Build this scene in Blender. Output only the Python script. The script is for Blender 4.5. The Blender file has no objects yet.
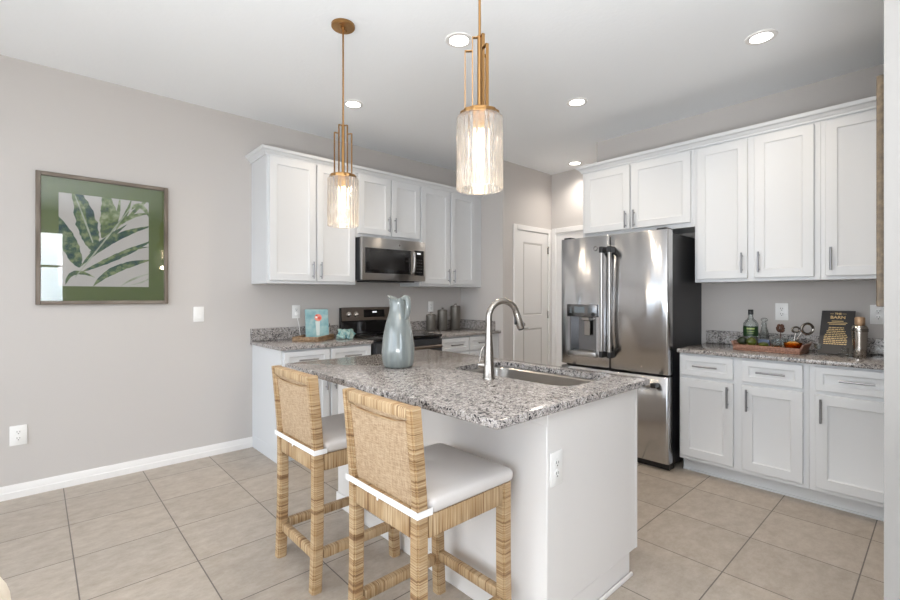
import bpy, bmesh, math, random
from mathutils import Vector, Matrix
random.seed(7)
PI = math.pi
scene = bpy.context.scene
COL = scene.collection

# ------------------------------------------------------------------ camera, world, light, exposure
CAM_H = 1.268
cam_data = bpy.data.cameras.new('camera')
cam_data.sensor_width = 36.0
cam_data.lens = 453.636 / 900 * 36.0
cam_data.shift_y = -3.37 / 900
cam_data.clip_start = 0.02
cam = bpy.data.objects.new('camera', cam_data)
COL.objects.link(cam)
cam.location = (0, 0, CAM_H)
cam.rotation_euler = (PI / 2, 0, math.radians(47.589 - 90))
scene.camera = cam

world = bpy.data.worlds.new('sky')
scene.world = world
world.use_nodes = True
wn = world.node_tree
wn.nodes.clear()
w_out = wn.nodes.new('ShaderNodeOutputWorld')
w_bg = wn.nodes.new('ShaderNodeBackground')
w_tc = wn.nodes.new('ShaderNodeTexCoord')
w_noise = wn.nodes.new('ShaderNodeTexNoise')
w_noise.inputs['Scale'].default_value = 3.0
w_noise.inputs['Detail'].default_value = 5.0
w_ramp = wn.nodes.new('ShaderNodeValToRGB')
w_ramp.color_ramp.elements[0].position = 0.4
w_ramp.color_ramp.elements[0].color = (0.74, 0.86, 1.0, 1)
w_ramp.color_ramp.elements[1].position = 0.6
w_ramp.color_ramp.elements[1].color = (0.95, 0.98, 1.0, 1)
wn.links.new(w_tc.outputs['Generated'], w_noise.inputs['Vector'])
wn.links.new(w_noise.outputs['Fac'], w_ramp.inputs['Fac'])
wn.links.new(w_ramp.outputs['Color'], w_bg.inputs['Color'])
# sky lobe added beyond the back wall, brightens the window's reflection in the print
w_dot = wn.nodes.new('ShaderNodeVectorMath'); w_dot.operation = 'DOT_PRODUCT'
w_dot.inputs[1].default_value = (0.0, -0.98, 0.2)
w_max = wn.nodes.new('ShaderNodeMath'); w_max.operation = 'MAXIMUM'; w_max.inputs[1].default_value = 0.0
w_pow = wn.nodes.new('ShaderNodeMath'); w_pow.operation = 'POWER'; w_pow.inputs[1].default_value = 8.0
w_mad = wn.nodes.new('ShaderNodeMath'); w_mad.operation = 'MULTIPLY_ADD'
w_mad.inputs[1].default_value = 13.0
w_mad.inputs[2].default_value = 5.4
wn.links.new(w_tc.outputs['Generated'], w_dot.inputs[0])
wn.links.new(w_dot.outputs['Value'], w_max.inputs[0])
wn.links.new(w_max.outputs[0], w_pow.inputs[0])
wn.links.new(w_pow.outputs[0], w_mad.inputs[0])
wn.links.new(w_mad.outputs[0], w_bg.inputs['Strength'])
wn.links.new(w_bg.outputs['Background'], w_out.inputs['Surface'])


def area(name, loc, direction, sx, sy, power, color=(1, 1, 1), portal=False):
    d = bpy.data.lights.new(name, 'AREA')
    d.shape = 'RECTANGLE'
    d.size = sx
    d.size_y = sy
    d.energy = power
    d.color = color
    o = bpy.data.objects.new(name, d)
    COL.objects.link(o)
    o.location = loc
    o.rotation_euler = Vector(direction).to_track_quat('-Z', 'Y').to_euler()
    if portal:
        d.cycles.is_portal = True
    return o


# daylight portals in the openings behind the camera
area('daylight_portal', (0.05, -2.66, 1.50), (0, 1, 0), 0.70, 1.86, 1, portal=True)
area('daylight_portal', (-2.67, 0.85, 1.22), (1, 0, 0), 2.40, 5.5, 1, portal=True)

# unseen upward fill light behind the camera, added to brighten the ceiling
area('ceiling_fill', (-0.35, -0.40, 0.95), (0.07, 0.08, 1), 1.3, 1.3, 135, (0.93, 0.965, 1.0))

scene.view_settings.view_transform = 'Standard'
scene.view_settings.look = 'None'
scene.view_settings.exposure = 0.23
scene.view_settings.gamma = 1.0
scene.view_settings.use_curve_mapping = False
scene.cycles.max_bounces = 10
scene.cycles.diffuse_bounces = 6
scene.cycles.glossy_bounces = 4
scene.cycles.transmission_bounces = 8
scene.cycles.transparent_max_bounces = 12
scene.cycles.sample_clamp_indirect = 6.0
scene.cycles.caustics_refractive = True
scene.cycles.caustics_reflective = False
scene.cycles.blur_glossy = 0.6

DOWNLIGHT_W = 27.0
DOWNLIGHT_COL = (1.0, 0.83, 0.64)

# ------------------------------------------------------------------ materials
MATS = {}


def new_mat(name):
    m = bpy.data.materials.new(name)
    m.use_nodes = True
    MATS[name] = m
    return m, m.node_tree.nodes, m.node_tree.links, m.node_tree.nodes['Principled BSDF']


def plain(name, col, rough=0.5, metal=0.0, spec=0.5, coat=0.0, emit=None, estr=0.0, noise=0.0, nscale=8.0):
    m, n, l, p = new_mat(name)
    p.inputs['Base Color'].default_value = (*col, 1)
    p.inputs['Roughness'].default_value = rough
    p.inputs['Metallic'].default_value = metal
    p.inputs['Specular IOR Level'].default_value = spec
    p.inputs['Coat Weight'].default_value = coat
    if emit:
        p.inputs['Emission Color'].default_value = (*emit, 1)
        p.inputs['Emission Strength'].default_value = estr
    if noise > 0:
        tc = n.new('ShaderNodeTexCoord')
        t = n.new('ShaderNodeTexNoise')
        t.inputs['Scale'].default_value = nscale
        t.inputs['Detail'].default_value = 4
        r = n.new('ShaderNodeValToRGB')
        a = tuple(max(0, c * (1 - noise)) for c in col)
        b = tuple(min(1, c * (1 + noise)) for c in col)
        r.color_ramp.elements[0].position = 0.3
        r.color_ramp.elements[1].position = 0.7
        r.color_ramp.elements[0].color = (*a, 1)
        r.color_ramp.elements[1].color = (*b, 1)
        l.new(tc.outputs['Object'], t.inputs['Vector'])
        l.new(t.outputs['Fac'], r.inputs['Fac'])
        l.new(r.outputs['Color'], p.inputs['Base Color'])
    return m


def add_bump(m, scale, strength, dist=0.002, map_scale=(1, 1, 1), detail=2.0):
    n, l = m.node_tree.nodes, m.node_tree.links
    p = n['Principled BSDF']
    tc = n.new('ShaderNodeTexCoord')
    mp = n.new('ShaderNodeMapping')
    mp.inputs['Scale'].default_value = map_scale
    t = n.new('ShaderNodeTexNoise')
    t.inputs['Scale'].default_value = scale
    t.inputs['Detail'].default_value = detail
    b = n.new('ShaderNodeBump')
    b.inputs['Strength'].default_value = strength
    b.inputs['Distance'].default_value = dist
    l.new(tc.outputs['Object'], mp.inputs['Vector'])
    l.new(mp.outputs['Vector'], t.inputs['Vector'])
    l.new(t.outputs['Fac'], b.inputs['Height'])
    l.new(b.outputs['Normal'], p.inputs['Normal'])


def ramp_of(n, stops, interp='LINEAR'):
    r = n.new('ShaderNodeValToRGB')
    r.color_ramp.interpolation = interp
    while len(r.color_ramp.elements) < len(stops):
        r.color_ramp.elements.new(0.5)
    for e, (pos, c) in zip(r.color_ramp.elements, stops):
        e.position = pos
        e.color = (*c, 1)
    return r


wall_m = plain('wall_paint', (0.545, 0.514, 0.490), 0.75, spec=0.25)
add_bump(wall_m, 120, 0.08, 0.002)
ceil_m = plain('ceiling_paint', (0.88, 0.895, 0.91), 0.9, spec=0.1)
add_bump(ceil_m, 45, 0.25, 0.004, detail=3)
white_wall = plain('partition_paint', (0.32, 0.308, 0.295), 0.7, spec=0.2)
trim_m = plain('white_trim', (0.80, 0.78, 0.76), 0.4)
cab_m = plain('cabinet_white', (0.655, 0.665, 0.677), 0.38)
island_m = plain('island_white', (0.73, 0.707, 0.688), 0.45)
plate_m = plain('white_plastic', (0.83, 0.82, 0.80), 0.35)
slot_m = plain('slot_dark', (0.06, 0.055, 0.05), 0.5)
brass_m = plain('aged_brass', (0.37, 0.205, 0.08), 0.30, metal=1.0)
brass_dark = plain('socket_brass', (0.75, 0.50, 0.22), 0.35, metal=1.0)
nickel_m = plain('brushed_nickel', (0.33, 0.305, 0.28), 0.24, metal=1.0)
pull_m = plain('satin_pull', (0.30, 0.30, 0.31), 0.30, metal=1.0)
black_m = plain('black_plastic', (0.012, 0.012, 0.013), 0.4)
blackglass_m = plain('black_glass', (0.010, 0.009, 0.009), 0.06, spec=0.6)
charcoal_m = plain('charcoal_enamel', (0.022, 0.023, 0.026), 0.45)
slate_m = plain('dark_stainless', (0.20, 0.165, 0.14), 0.35, metal=0.85)
chrome_m = plain('chrome', (0.62, 0.58, 0.54), 0.16, metal=1.0)
cushion_m = plain('cushion_linen', (0.62, 0.585, 0.56), 0.95, spec=0.1)
add_bump(cushion_m, 260, 0.35, 0.002)
strap_m = plain('strap_white', (0.85, 0.84, 0.83), 0.9, spec=0.1)
cream_m = plain('cream_upholstery', (0.80, 0.72, 0.60), 0.9, spec=0.1, noise=0.08, nscale=14)
palewood_m = plain('pale_wood', (0.75, 0.55, 0.40), 0.5)
greywood = None


def steel(name, col, rough, wav=0.25):
    m, n, l, p = new_mat(name)
    p.inputs['Base Color'].default_value = (*col, 1)
    p.inputs['Metallic'].default_value = 1.0
    p.inputs['Roughness'].default_value = rough
    p.inputs['Anisotropic'].default_value = 0.85
    tg = n.new('ShaderNodeTangent'); tg.direction_type = 'RADIAL'; tg.axis = 'Z'; p.inputs['Anisotropic Rotation'].default_value = 0.25
    l.new(tg.outputs['Tangent'], p.inputs['Tangent'])
    tc = n.new('ShaderNodeTexCoord')
    mp = n.new('ShaderNodeMapping')
    mp.inputs['Scale'].default_value = (2.2, 2.2, 0.9)
    t = n.new('ShaderNodeTexNoise')
    t.inputs['Scale'].default_value = 2.2
    t.inputs['Detail'].default_value = 0.5
    mp2 = n.new('ShaderNodeMapping')
    mp2.inputs['Scale'].default_value = (6, 6, 700)
    t2 = n.new('ShaderNodeTexNoise')
    t2.inputs['Scale'].default_value = 1.0
    b = n.new('ShaderNodeBump')
    b.inputs['Strength'].default_value = wav
    b.inputs['Distance'].default_value = 0.03
    b2 = n.new('ShaderNodeBump')
    b2.inputs['Strength'].default_value = 0.03
    b2.inputs['Distance'].default_value = 0.001
    l.new(tc.outputs['Object'], mp.inputs['Vector'])
    l.new(mp.outputs['Vector'], t.inputs['Vector'])
    l.new(tc.outputs['Object'], mp2.inputs['Vector'])
    l.new(mp2.outputs['Vector'], t2.inputs['Vector'])
    l.new(t.outputs['Fac'], b.inputs['Height'])
    l.new(t2.outputs['Fac'], b2.inputs['Height'])
    l.new(b.outputs['Normal'], b2.inputs['Normal'])
    l.new(b2.outputs['Normal'], p.inputs['Normal'])
    return m


steel_m = steel('stainless_steel', (0.56, 0.56, 0.57), 0.20, 0.9)
sink_m = steel('sink_steel', (0.50, 0.48, 0.46), 0.30, 0.05)
steel_dark = steel('recess_steel', (0.20, 0.20, 0.205), 0.22, 0.05)
micro_m = steel('microwave_steel', (0.46, 0.45, 0.44), 0.28, 0.05)


def granite():
    m, n, l, p = new_mat('granite')
    tc = n.new('ShaderNodeTexCoord')
    geo = n.new('ShaderNodeNewGeometry')
    v1 = n.new('ShaderNodeTexVoronoi')
    v1.inputs['Scale'].default_value = 185
    nz = n.new('ShaderNodeTexNoise')
    nz.inputs['Scale'].default_value = 60
    nz.inputs['Detail'].default_value = 3
    mixv = n.new('ShaderNodeMix')
    mixv.data_type = 'VECTOR'
    mixv.inputs['Factor'].default_value = 0.03
    l.new(geo.outputs['Position'], mixv.inputs[4])
    l.new(nz.outputs['Color'], mixv.inputs[5])
    l.new(geo.outputs['Position'], nz.inputs['Vector'])
    l.new(mixv.outputs[1], v1.inputs['Vector'])
    sep = n.new('ShaderNodeSeparateColor')
    l.new(v1.outputs['Color'], sep.inputs['Color'])
    # cluster the dark grains with a broader noise
    cl = n.new('ShaderNodeTexNoise')
    cl.inputs['Scale'].default_value = 38
    cl.inputs['Detail'].default_value = 2
    l.new(geo.outputs['Position'], cl.inputs['Vector'])
    ad = n.new('ShaderNodeMath')
    ad.operation = 'MULTIPLY_ADD'
    ad.inputs[1].default_value = 0.9
    ad.inputs[2].default_value = -0.45
    l.new(cl.outputs['Fac'], ad.inputs[0])
    sm = n.new('ShaderNodeMath')
    sm.operation = 'ADD'
    l.new(sep.outputs['Red'], sm.inputs[0])
    l.new(ad.outputs[0], sm.inputs[1])
    r = ramp_of(n, [(0.0, (0.025, 0.024, 0.027)), (0.13, (0.13, 0.12, 0.12)), (0.22, (0.245, 0.222, 0.21)),
                    (0.42, (0.345, 0.315, 0.295)), (0.68, (0.42, 0.39, 0.37)), (0.93, (0.53, 0.51, 0.495))], 'CONSTANT')
    l.new(sm.outputs[0], r.inputs['Fac'])
    l.new(r.outputs['Color'], p.inputs['Base Color'])
    p.inputs['Roughness'].default_value = 0.13
    p.inputs['Specular IOR Level'].default_value = 0.55
    return m


granite_m = granite()


def tile():
    m, n, l, p = new_mat('floor_tile')
    tc = n.new('ShaderNodeTexCoord')
    mp = n.new('ShaderNodeMapping')
    # grout lines at x = 0.138 + 0.44 k, y = 0.268 + 0.431 k
    mp.inputs['Location'].default_value = (-0.138 + 0.002, -0.268 + 0.002, 0)
    br = n.new('ShaderNodeTexBrick')
    br.offset = 0.0
    br.squash = 1.0
    br.inputs['Scale'].default_value = 1.0
    br.inputs['Brick Width'].default_value = 0.44
    br.inputs['Row Height'].default_value = 0.431
    br.inputs['Mortar Size'].default_value = 0.0028
    br.inputs['Mortar Smooth'].default_value = 0.1
    br.inputs['Bias'].default_value = 0.0
    br.inputs['Color1'].default_value = (0, 0, 0, 1)
    br.inputs['Color2'].default_value = (1, 1, 1, 1)
    br.inputs['Mortar'].default_value = (0.5, 0.5, 0.5, 1)
    l.new(tc.outputs['Object'], mp.inputs['Vector'])
    l.new(mp.outputs['Vector'], br.inputs['Vector'])
    n1 = n.new('ShaderNodeTexNoise')
    n1.inputs['Scale'].default_value = 9.0
    n1.inputs['Detail'].default_value = 8
    n1.inputs['Roughness'].default_value = 0.78
    mp2 = n.new('ShaderNodeMapping')
    mp2.inputs['Scale'].default_value = (1.0, 1.5, 1)
    l.new(tc.outputs['Object'], mp2.inputs['Vector'])
    l.new(mp2.outputs['Vector'], n1.inputs['Vector'])
    r = ramp_of(n, [(0.28, (0.33, 0.278, 0.226)), (0.5, (0.42, 0.363, 0.303)), (0.72, (0.51, 0.452, 0.39))])
    l.new(n1.outputs['Fac'], r.inputs['Fac'])
    hv = n.new('ShaderNodeHueSaturation')
    mr = n.new('ShaderNodeMapRange')
    mr.inputs['To Min'].default_value = 0.94
    mr.inputs['To Max'].default_value = 1.05
    sc = n.new('ShaderNodeSeparateColor')
    l.new(br.outputs['Color'], sc.inputs['Color'])
    l.new(sc.outputs['Red'], mr.inputs['Value'])
    l.new(mr.outputs['Result'], hv.inputs['Value'])
    l.new(r.outputs['Color'], hv.inputs['Color'])
    mx = n.new('ShaderNodeMix')
    mx.data_type = 'RGBA'
    l.new(br.outputs['Fac'], mx.inputs['Factor'])
    l.new(hv.outputs['Color'], mx.inputs[6])
    mx.inputs[7].default_value = (0.135, 0.115, 0.10, 1)
    l.new(mx.outputs[2], p.inputs['Base Color'])
    p.inputs['Roughness'].default_value = 0.38
    p.inputs['Specular IOR Level'].default_value = 0.4
    b = n.new('ShaderNodeBump')
    b.inputs['Strength'].default_value = 0.25
    b.inputs['Distance'].default_value = 0.003
    b.invert = True
    l.new(br.outputs['Fac'], b.inputs['Height'])
    l.new(b.outputs['Normal'], p.inputs['Normal'])
    return m


tile_m = tile()


def rattan(name, axis):
    """cane strips wound round a member: fine bands across `axis`"""
    m, n, l, p = new_mat(name)
    tc = n.new('ShaderNodeTexCoord')
    mp = n.new('ShaderNodeMapping')
    s = [5.0, 5.0, 5.0]
    s[axis] = 230.0
    mp.inputs['Scale'].default_value = s
    t = n.new('ShaderNodeTexNoise')
    t.inputs['Scale'].default_value = 1.0
    t.inputs['Detail'].default_value = 3
    l.new(tc.outputs['Object'], mp.inputs['Vector'])
    l.new(mp.outputs['Vector'], t.inputs['Vector'])
    r = ramp_of(n, [(0.28, (0.10, 0.05, 0.02)), (0.36, (0.31, 0.185, 0.085)), (0.50, (0.46, 0.325, 0.185)),
                    (0.70, (0.60, 0.47, 0.31))])
    l.new(t.outputs['Fac'], r.inputs['Fac'])
    mp3 = n.new('ShaderNodeMapping')
    s3 = [3.0, 3.0, 3.0]
    s3[axis] = 75.0
    mp3.inputs['Scale'].default_value = s3
    mp3.inputs['Location'].default_value = (3.1, 1.7, 5.3)
    t3 = n.new('ShaderNodeTexNoise')
    t3.inputs['Scale'].default_value = 1.0
    t3.inputs['Detail'].default_value = 1
    l.new(tc.outputs['Object'], mp3.inputs['Vector'])
    l.new(mp3.outputs['Vector'], t3.inputs['Vector'])
    r3 = ramp_of(n, [(0.30, (0.42, 0.30, 0.20)), (0.40, (0.86, 0.80, 0.70)), (0.50, (1.0, 1.0, 1.0))])
    l.new(t3.outputs['Fac'], r3.inputs['Fac'])
    mx3 = n.new('ShaderNodeMix')
    mx3.data_type = 'RGBA'
    mx3.blend_type = 'MULTIPLY'
    mx3.inputs['Factor'].default_value = 0.85
    l.new(r.outputs['Color'], mx3.inputs[6])
    l.new(r3.outputs['Color'], mx3.inputs[7])
    t2 = n.new('ShaderNodeTexNoise')
    t2.inputs['Scale'].default_value = 9
    l.new(tc.outputs['Object'], t2.inputs['Vector'])
    mx = n.new('ShaderNodeMix')
    mx.data_type = 'RGBA'
    mx.blend_type = 'MULTIPLY'
    mx.inputs['Factor'].default_value = 0.5
    r2 = ramp_of(n, [(0.3, (0.72, 0.60, 0.44)), (0.65, (1.0, 1.0, 1.0))])
    l.new(t2.outputs['Fac'], r2.inputs['Fac'])
    l.new(mx3.outputs[2], mx.inputs[6])
    l.new(r2.outputs['Color'], mx.inputs[7])
    l.new(mx.outputs[2], p.inputs['Base Color'])
    p.inputs['Roughness'].default_value = 0.55
    b = n.new('ShaderNodeBump')
    b.inputs['Strength'].default_value = 0.5
    b.inputs['Distance'].default_value = 0.003
    l.new(t.outputs['Fac'], b.inputs['Height'])
    l.new(b.outputs['Normal'], p.inputs['Normal'])
    return m


rattan_x, rattan_y, rattan_z = rattan('rattan_wrap_x', 0), rattan('rattan_wrap_y', 1), rattan('rattan_wrap_z', 2)


def cane():
    m, n, l, p = new_mat('cane_weave')
    tc = n.new('ShaderNodeTexCoord')
    outs = []
    for sc in ((1, 35, 420), (1, 420, 35)):
        mp = n.new('ShaderNodeMapping')
        mp.inputs['Scale'].default_value = sc
        t = n.new('ShaderNodeTexNoise')
        t.inputs['Scale'].default_value = 1.0
        t.inputs['Detail'].default_value = 2
        l.new(tc.outputs['Object'], mp.inputs['Vector'])
        l.new(mp.outputs['Vector'], t.inputs['Vector'])
        outs.append(t.outputs['Fac'])
    a = n.new('ShaderNodeMath')
    a.operation = 'ADD'
    l.new(outs[0], a.inputs[0])
    l.new(outs[1], a.inputs[1])
    h = n.new('ShaderNodeMath')
    h.operation = 'MULTIPLY'
    h.inputs[1].default_value = 0.5
    l.new(a.outputs[0], h.inputs[0])
    r = ramp_of(n, [(0.34, (0.25, 0.155, 0.085)), (0.48, (0.43, 0.30, 0.185)), (0.64, (0.55, 0.42, 0.28))])
    l.new(h.outputs[0], r.inputs['Fac'])
    l.new(r.outputs['Color'], p.inputs['Base Color'])
    p.inputs['Roughness'].default_value = 0.6
    b = n.new('ShaderNodeBump')
    b.inputs['Strength'].default_value = 0.4
    b.inputs['Distance'].default_value = 0.002
    l.new(h.outputs[0], b.inputs['Height'])
    l.new(b.outputs['Normal'], p.inputs['Normal'])
    return m


cane_m = cane()


def streaky(name, stops, map_scale, rough=0.5, scale=1.0, coat=0.0, bump=0.2):
    m, n, l, p = new_mat(name)
    tc = n.new('ShaderNodeTexCoord')
    mp = n.new('ShaderNodeMapping')
    mp.inputs['Scale'].default_value = map_scale
    t = n.new('ShaderNodeTexNoise')
    t.inputs['Scale'].default_value = scale
    t.inputs['Detail'].default_value = 4
    l.new(tc.outputs['Object'], mp.inputs['Vector'])
    l.new(mp.outputs['Vector'], t.inputs['Vector'])
    r = ramp_of(n, stops)
    l.new(t.outputs['Fac'], r.inputs['Fac'])
    l.new(r.outputs['Color'], p.inputs['Base Color'])
    p.inputs['Roughness'].default_value = rough
    p.inputs['Coat Weight'].default_value = coat
    if bump:
        b = n.new('ShaderNodeBump')
        b.inputs['Strength'].default_value = bump
        b.inputs['Distance'].default_value = 0.002
        l.new(t.outputs['Fac'], b.inputs['Height'])
        l.new(b.outputs['Normal'], p.inputs['Normal'])
    return m


greywood = streaky('weathered_wood', [(0.3, (0.105, 0.08, 0.058)), (0.55, (0.175, 0.14, 0.11)), (0.75, (0.26, 0.22, 0.18))], (40, 40, 5), 0.6)
greywood_h = streaky('weathered_wood_across', [(0.3, (0.105, 0.08, 0.058)), (0.55, (0.175, 0.14, 0.11)), (0.75, (0.26, 0.22, 0.18))], (5, 40, 40), 0.6)
brownframe = streaky('brown_frame_wood', [(0.3, (0.060, 0.037, 0.016)), (0.6, (0.115, 0.075, 0.035)), (0.8, (0.17, 0.115, 0.06))], (50, 50, 50), 0.5)
traywood = streaky('rosy_wood', [(0.3, (0.15, 0.065, 0.036)), (0.55, (0.28, 0.13, 0.08)), (0.75, (0.42, 0.22, 0.145))], (90, 8, 90), 0.4)
rusticwood = streaky('rustic_wood', [(0.3, (0.14, 0.085, 0.045)), (0.55, (0.27, 0.17, 0.09)), (0.75, (0.38, 0.26, 0.15))], (10, 60, 60), 0.6)
glaze_m = streaky('aqua_glaze', [(0.30, (0.145, 0.165, 0.163)), (0.5, (0.19, 0.212, 0.207)), (0.70, (0.28, 0.295, 0.28))], (22, 22, 2.2), 0.16, coat=0.4, bump=0.06)
mat_m = plain('green_mat', (0.105, 0.145, 0.045), 0.85, noise=0.05, nscale=3)
paper_m = plain('print_paper', (0.56, 0.54, 0.51), 0.9, noise=0.05, nscale=5)
canister_m = plain('canister_taupe', (0.155, 0.14, 0.12), 0.38, metal=0.3)
towel_m = streaky('striped_towel', [(0.36, (0.03, 0.14, 0.17)), (0.44, (0.20, 0.38, 0.38)), (0.6, (0.40, 0.50, 0.46))], (60, 14, 14), 0.95)
cover_m = streaky('turquoise_cover', [(0.3, (0.15, 0.32, 0.36)), (0.5, (0.26, 0.43, 0.45)), (0.7, (0.40, 0.53, 0.51))], (14, 14, 14), 0.35, bump=0)
red_m = plain('cherry_red', (0.68, 0.09, 0.07), 0.4)
coral_m = plain('coral', (0.80, 0.28, 0.20), 0.5)
white_m = plain('white_print', (0.86, 0.86, 0.84), 0.5)
sign_m = plain('charcoal_board', (0.045, 0.042, 0.042), 0.55)
gold_m = plain('gold_print', (0.78, 0.56, 0.27), 0.45)
lime_m = plain('lime_skin', (0.075, 0.095, 0.012), 0.35, noise=0.3, nscale=40)
limedark_m = plain('dark_lime_skin', (0.02, 0.028, 0.012), 0.4, noise=0.3, nscale=40)
nuts_m = plain('amber_snack', (0.55, 0.27, 0.04), 0.5, noise=0.5, nscale=90)
dried_m = plain('dried_petals', (0.10, 0.045, 0.028), 0.8, noise=0.4, nscale=60)
bowlwood_m = plain('bronze_wood', (0.36, 0.20, 0.10), 0.35, noise=0.2, nscale=30)
copper_m = plain('cork_copper', (0.47, 0.31, 0.19), 0.4, metal=0.4)
greenlabel_m = plain('green_label', (0.012, 0.040, 0.012), 0.4, noise=0.3, nscale=50)
labelgold_m = plain('label_ink', (0.30, 0.38, 0.13), 0.5)
tape_m = plain('box_navy', (0.09, 0.12, 0.20), 0.5)


def glass_mat(name, tint, clear=0.6, rough=0.02, glow=0.0, transl=0.0):
    """clear glass: part refracting glass, part straight-through"""
    m = bpy.data.materials.new(name)
    m.use_nodes = True
    n, l = m.node_tree.nodes, m.node_tree.links
    n.clear()
    out = n.new('ShaderNodeOutputMaterial')
    g = n.new('ShaderNodeBsdfGlass')
    g.inputs['Color'].default_value = (*tint, 1)
    g.inputs['Roughness'].default_value = rough
    g.inputs['IOR'].default_value = 1.45
    t = n.new('ShaderNodeBsdfTransparent')
    t.inputs['Color'].default_value = (*tint, 1)
    mx = n.new('ShaderNodeMixShader')
    mx.inputs['Fac'].default_value = clear
    l.new(g.outputs[0], mx.inputs[1])
    l.new(t.outputs[0], mx.inputs[2])
    res = mx.outputs[0]
    if transl > 0:
        tr = n.new('ShaderNodeBsdfTranslucent')
        tr.inputs['Color'].default_value = (*tint, 1)
        df = n.new('ShaderNodeBsdfDiffuse')
        df.inputs['Color'].default_value = (*tint, 1)
        m0 = n.new('ShaderNodeMixShader')
        m0.inputs['Fac'].default_value = 0.4
        l.new(tr.outputs[0], m0.inputs[1])
        l.new(df.outputs[0], m0.inputs[2])
        m2 = n.new('ShaderNodeMixShader')
        m2.inputs['Fac'].default_value = transl
        l.new(res, m2.inputs[1])
        l.new(m0.outputs[0], m2.inputs[2])
        res = m2.outputs[0]
    l.new(res, out.inputs['Surface'])
    return m


def pane_mat(name, refl=1.0):
    """thin flat pane: straight-through plus a Fresnel mirror"""
    m = bpy.data.materials.new(name)
    m.use_nodes = True
    n, l = m.node_tree.nodes, m.node_tree.links
    n.clear()
    out = n.new('ShaderNodeOutputMaterial')
    g = n.new('ShaderNodeBsdfGlossy')
    g.inputs['Roughness'].default_value = 0.0
    t = n.new('ShaderNodeBsdfTransparent')
    fr = n.new('ShaderNodeFresnel')
    fr.inputs['IOR'].default_value = 1.5
    mu = n.new('ShaderNodeMath')
    mu.operation = 'MULTIPLY'
    mu.inputs[1].default_value = refl
    mx = n.new('ShaderNodeMixShader')
    l.new(fr.outputs[0], mu.inputs[0])
    l.new(mu.outputs[0], mx.inputs['Fac'])
    l.new(t.outputs[0], mx.inputs[1])
    l.new(g.outputs[0], mx.inputs[2])
    l.new(mx.outputs[0], out.inputs['Surface'])
    return m


shade_glass = glass_mat('shade_glass', (1.0, 0.985, 0.97), 0.34, 0.0, transl=0.06)
clear_glass = glass_mat('clear_glass', (0.95, 0.97, 0.97), 0.45, 0.0)
amber_glass = glass_mat('amber_glass', (0.80, 0.52, 0.25), 0.4, 0.02)
pane_m = pane_mat('glass_pane', 0.8)
window_pane_m = pane_mat('window_pane', 0.6)
bulb_m = plain('bulb_glow', (1, 0.9, 0.75), 0.3, emit=(1.0, 0.80, 0.54), estr=18.0)
lens_m = plain('downlight_lens', (1, 1, 1), 0.4, emit=(1.0, 0.95, 0.88), estr=9.0)
screen_m = plain('lit_display', (0.05, 0.055, 0.06), 0.2, emit=(0.5, 0.6, 0.65), estr=0.15)
clock_m = plain('clock_digits', (0.3, 0.3, 0.3), 0.3, emit=(0.9, 0.95, 1.0), estr=0.8)


def leafmat(name, stops, sc):
    return streaky(name, stops, (sc, sc, sc), 0.9, bump=0)


leaf_dark = leafmat('leaf_ink_dark', [(0.35, (0.012, 0.055, 0.06)), (0.5, (0.045, 0.105, 0.06)), (0.66, (0.22, 0.27, 0.13))], 26)
leaf_mid = leafmat('leaf_ink_mid', [(0.35, (0.05, 0.095, 0.06)), (0.5, (0.14, 0.20, 0.07)), (0.68, (0.36, 0.41, 0.26))], 26)
leaf_pale = leafmat('leaf_ink_pale', [(0.35, (0.30, 0.34, 0.24)), (0.6, (0.46, 0.49, 0.40))], 26)


# ------------------------------------------------------------------ mesh helpers
def bx(bm, x0, y0, z0, x1, y1, z1, bev=0.0, seg=1, mat=None):
    cx, cy, cz = (x0 + x1) / 2, (y0 + y1) / 2, (z0 + z1) / 2
    M = Matrix.Translation((cx, cy, cz)) @ Matrix.Diagonal((abs(x1 - x0), abs(y1 - y0), abs(z1 - z0), 1))
    if mat is not None:
        M = mat @ M
    r = bmesh.ops.create_cube(bm, size=1.0, matrix=M)
    if bev > 0:
        es = set()
        for v in r['verts']:
            es.update(v.link_edges)
        bmesh.ops.bevel(bm, geom=list(es), offset=bev, segments=seg, affect='EDGES', profile=0.5, clamp_overlap=True)


def lathe(bm, prof, n=32, c=(0, 0, 0), rfun=None, cap0=True, cap1=True):
    rings = []
    for (r, z) in prof:
        ring = []
        for k in range(n):
            a = 2 * PI * k / n
            rr = r if rfun is None else rfun(r, z, a)
            ring.append(bm.verts.new((c[0] + rr * math.cos(a), c[1] + rr * math.sin(a), c[2] + z)))
        rings.append(ring)
    for a, b in zip(rings, rings[1:]):
        for k in range(n):
            bm.faces.new((a[k], a[(k + 1) % n], b[(k + 1) % n], b[k]))
    if cap0:
        bm.faces.new(list(reversed(rings[0])))
    if cap1:
        bm.faces.new(rings[-1])


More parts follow.
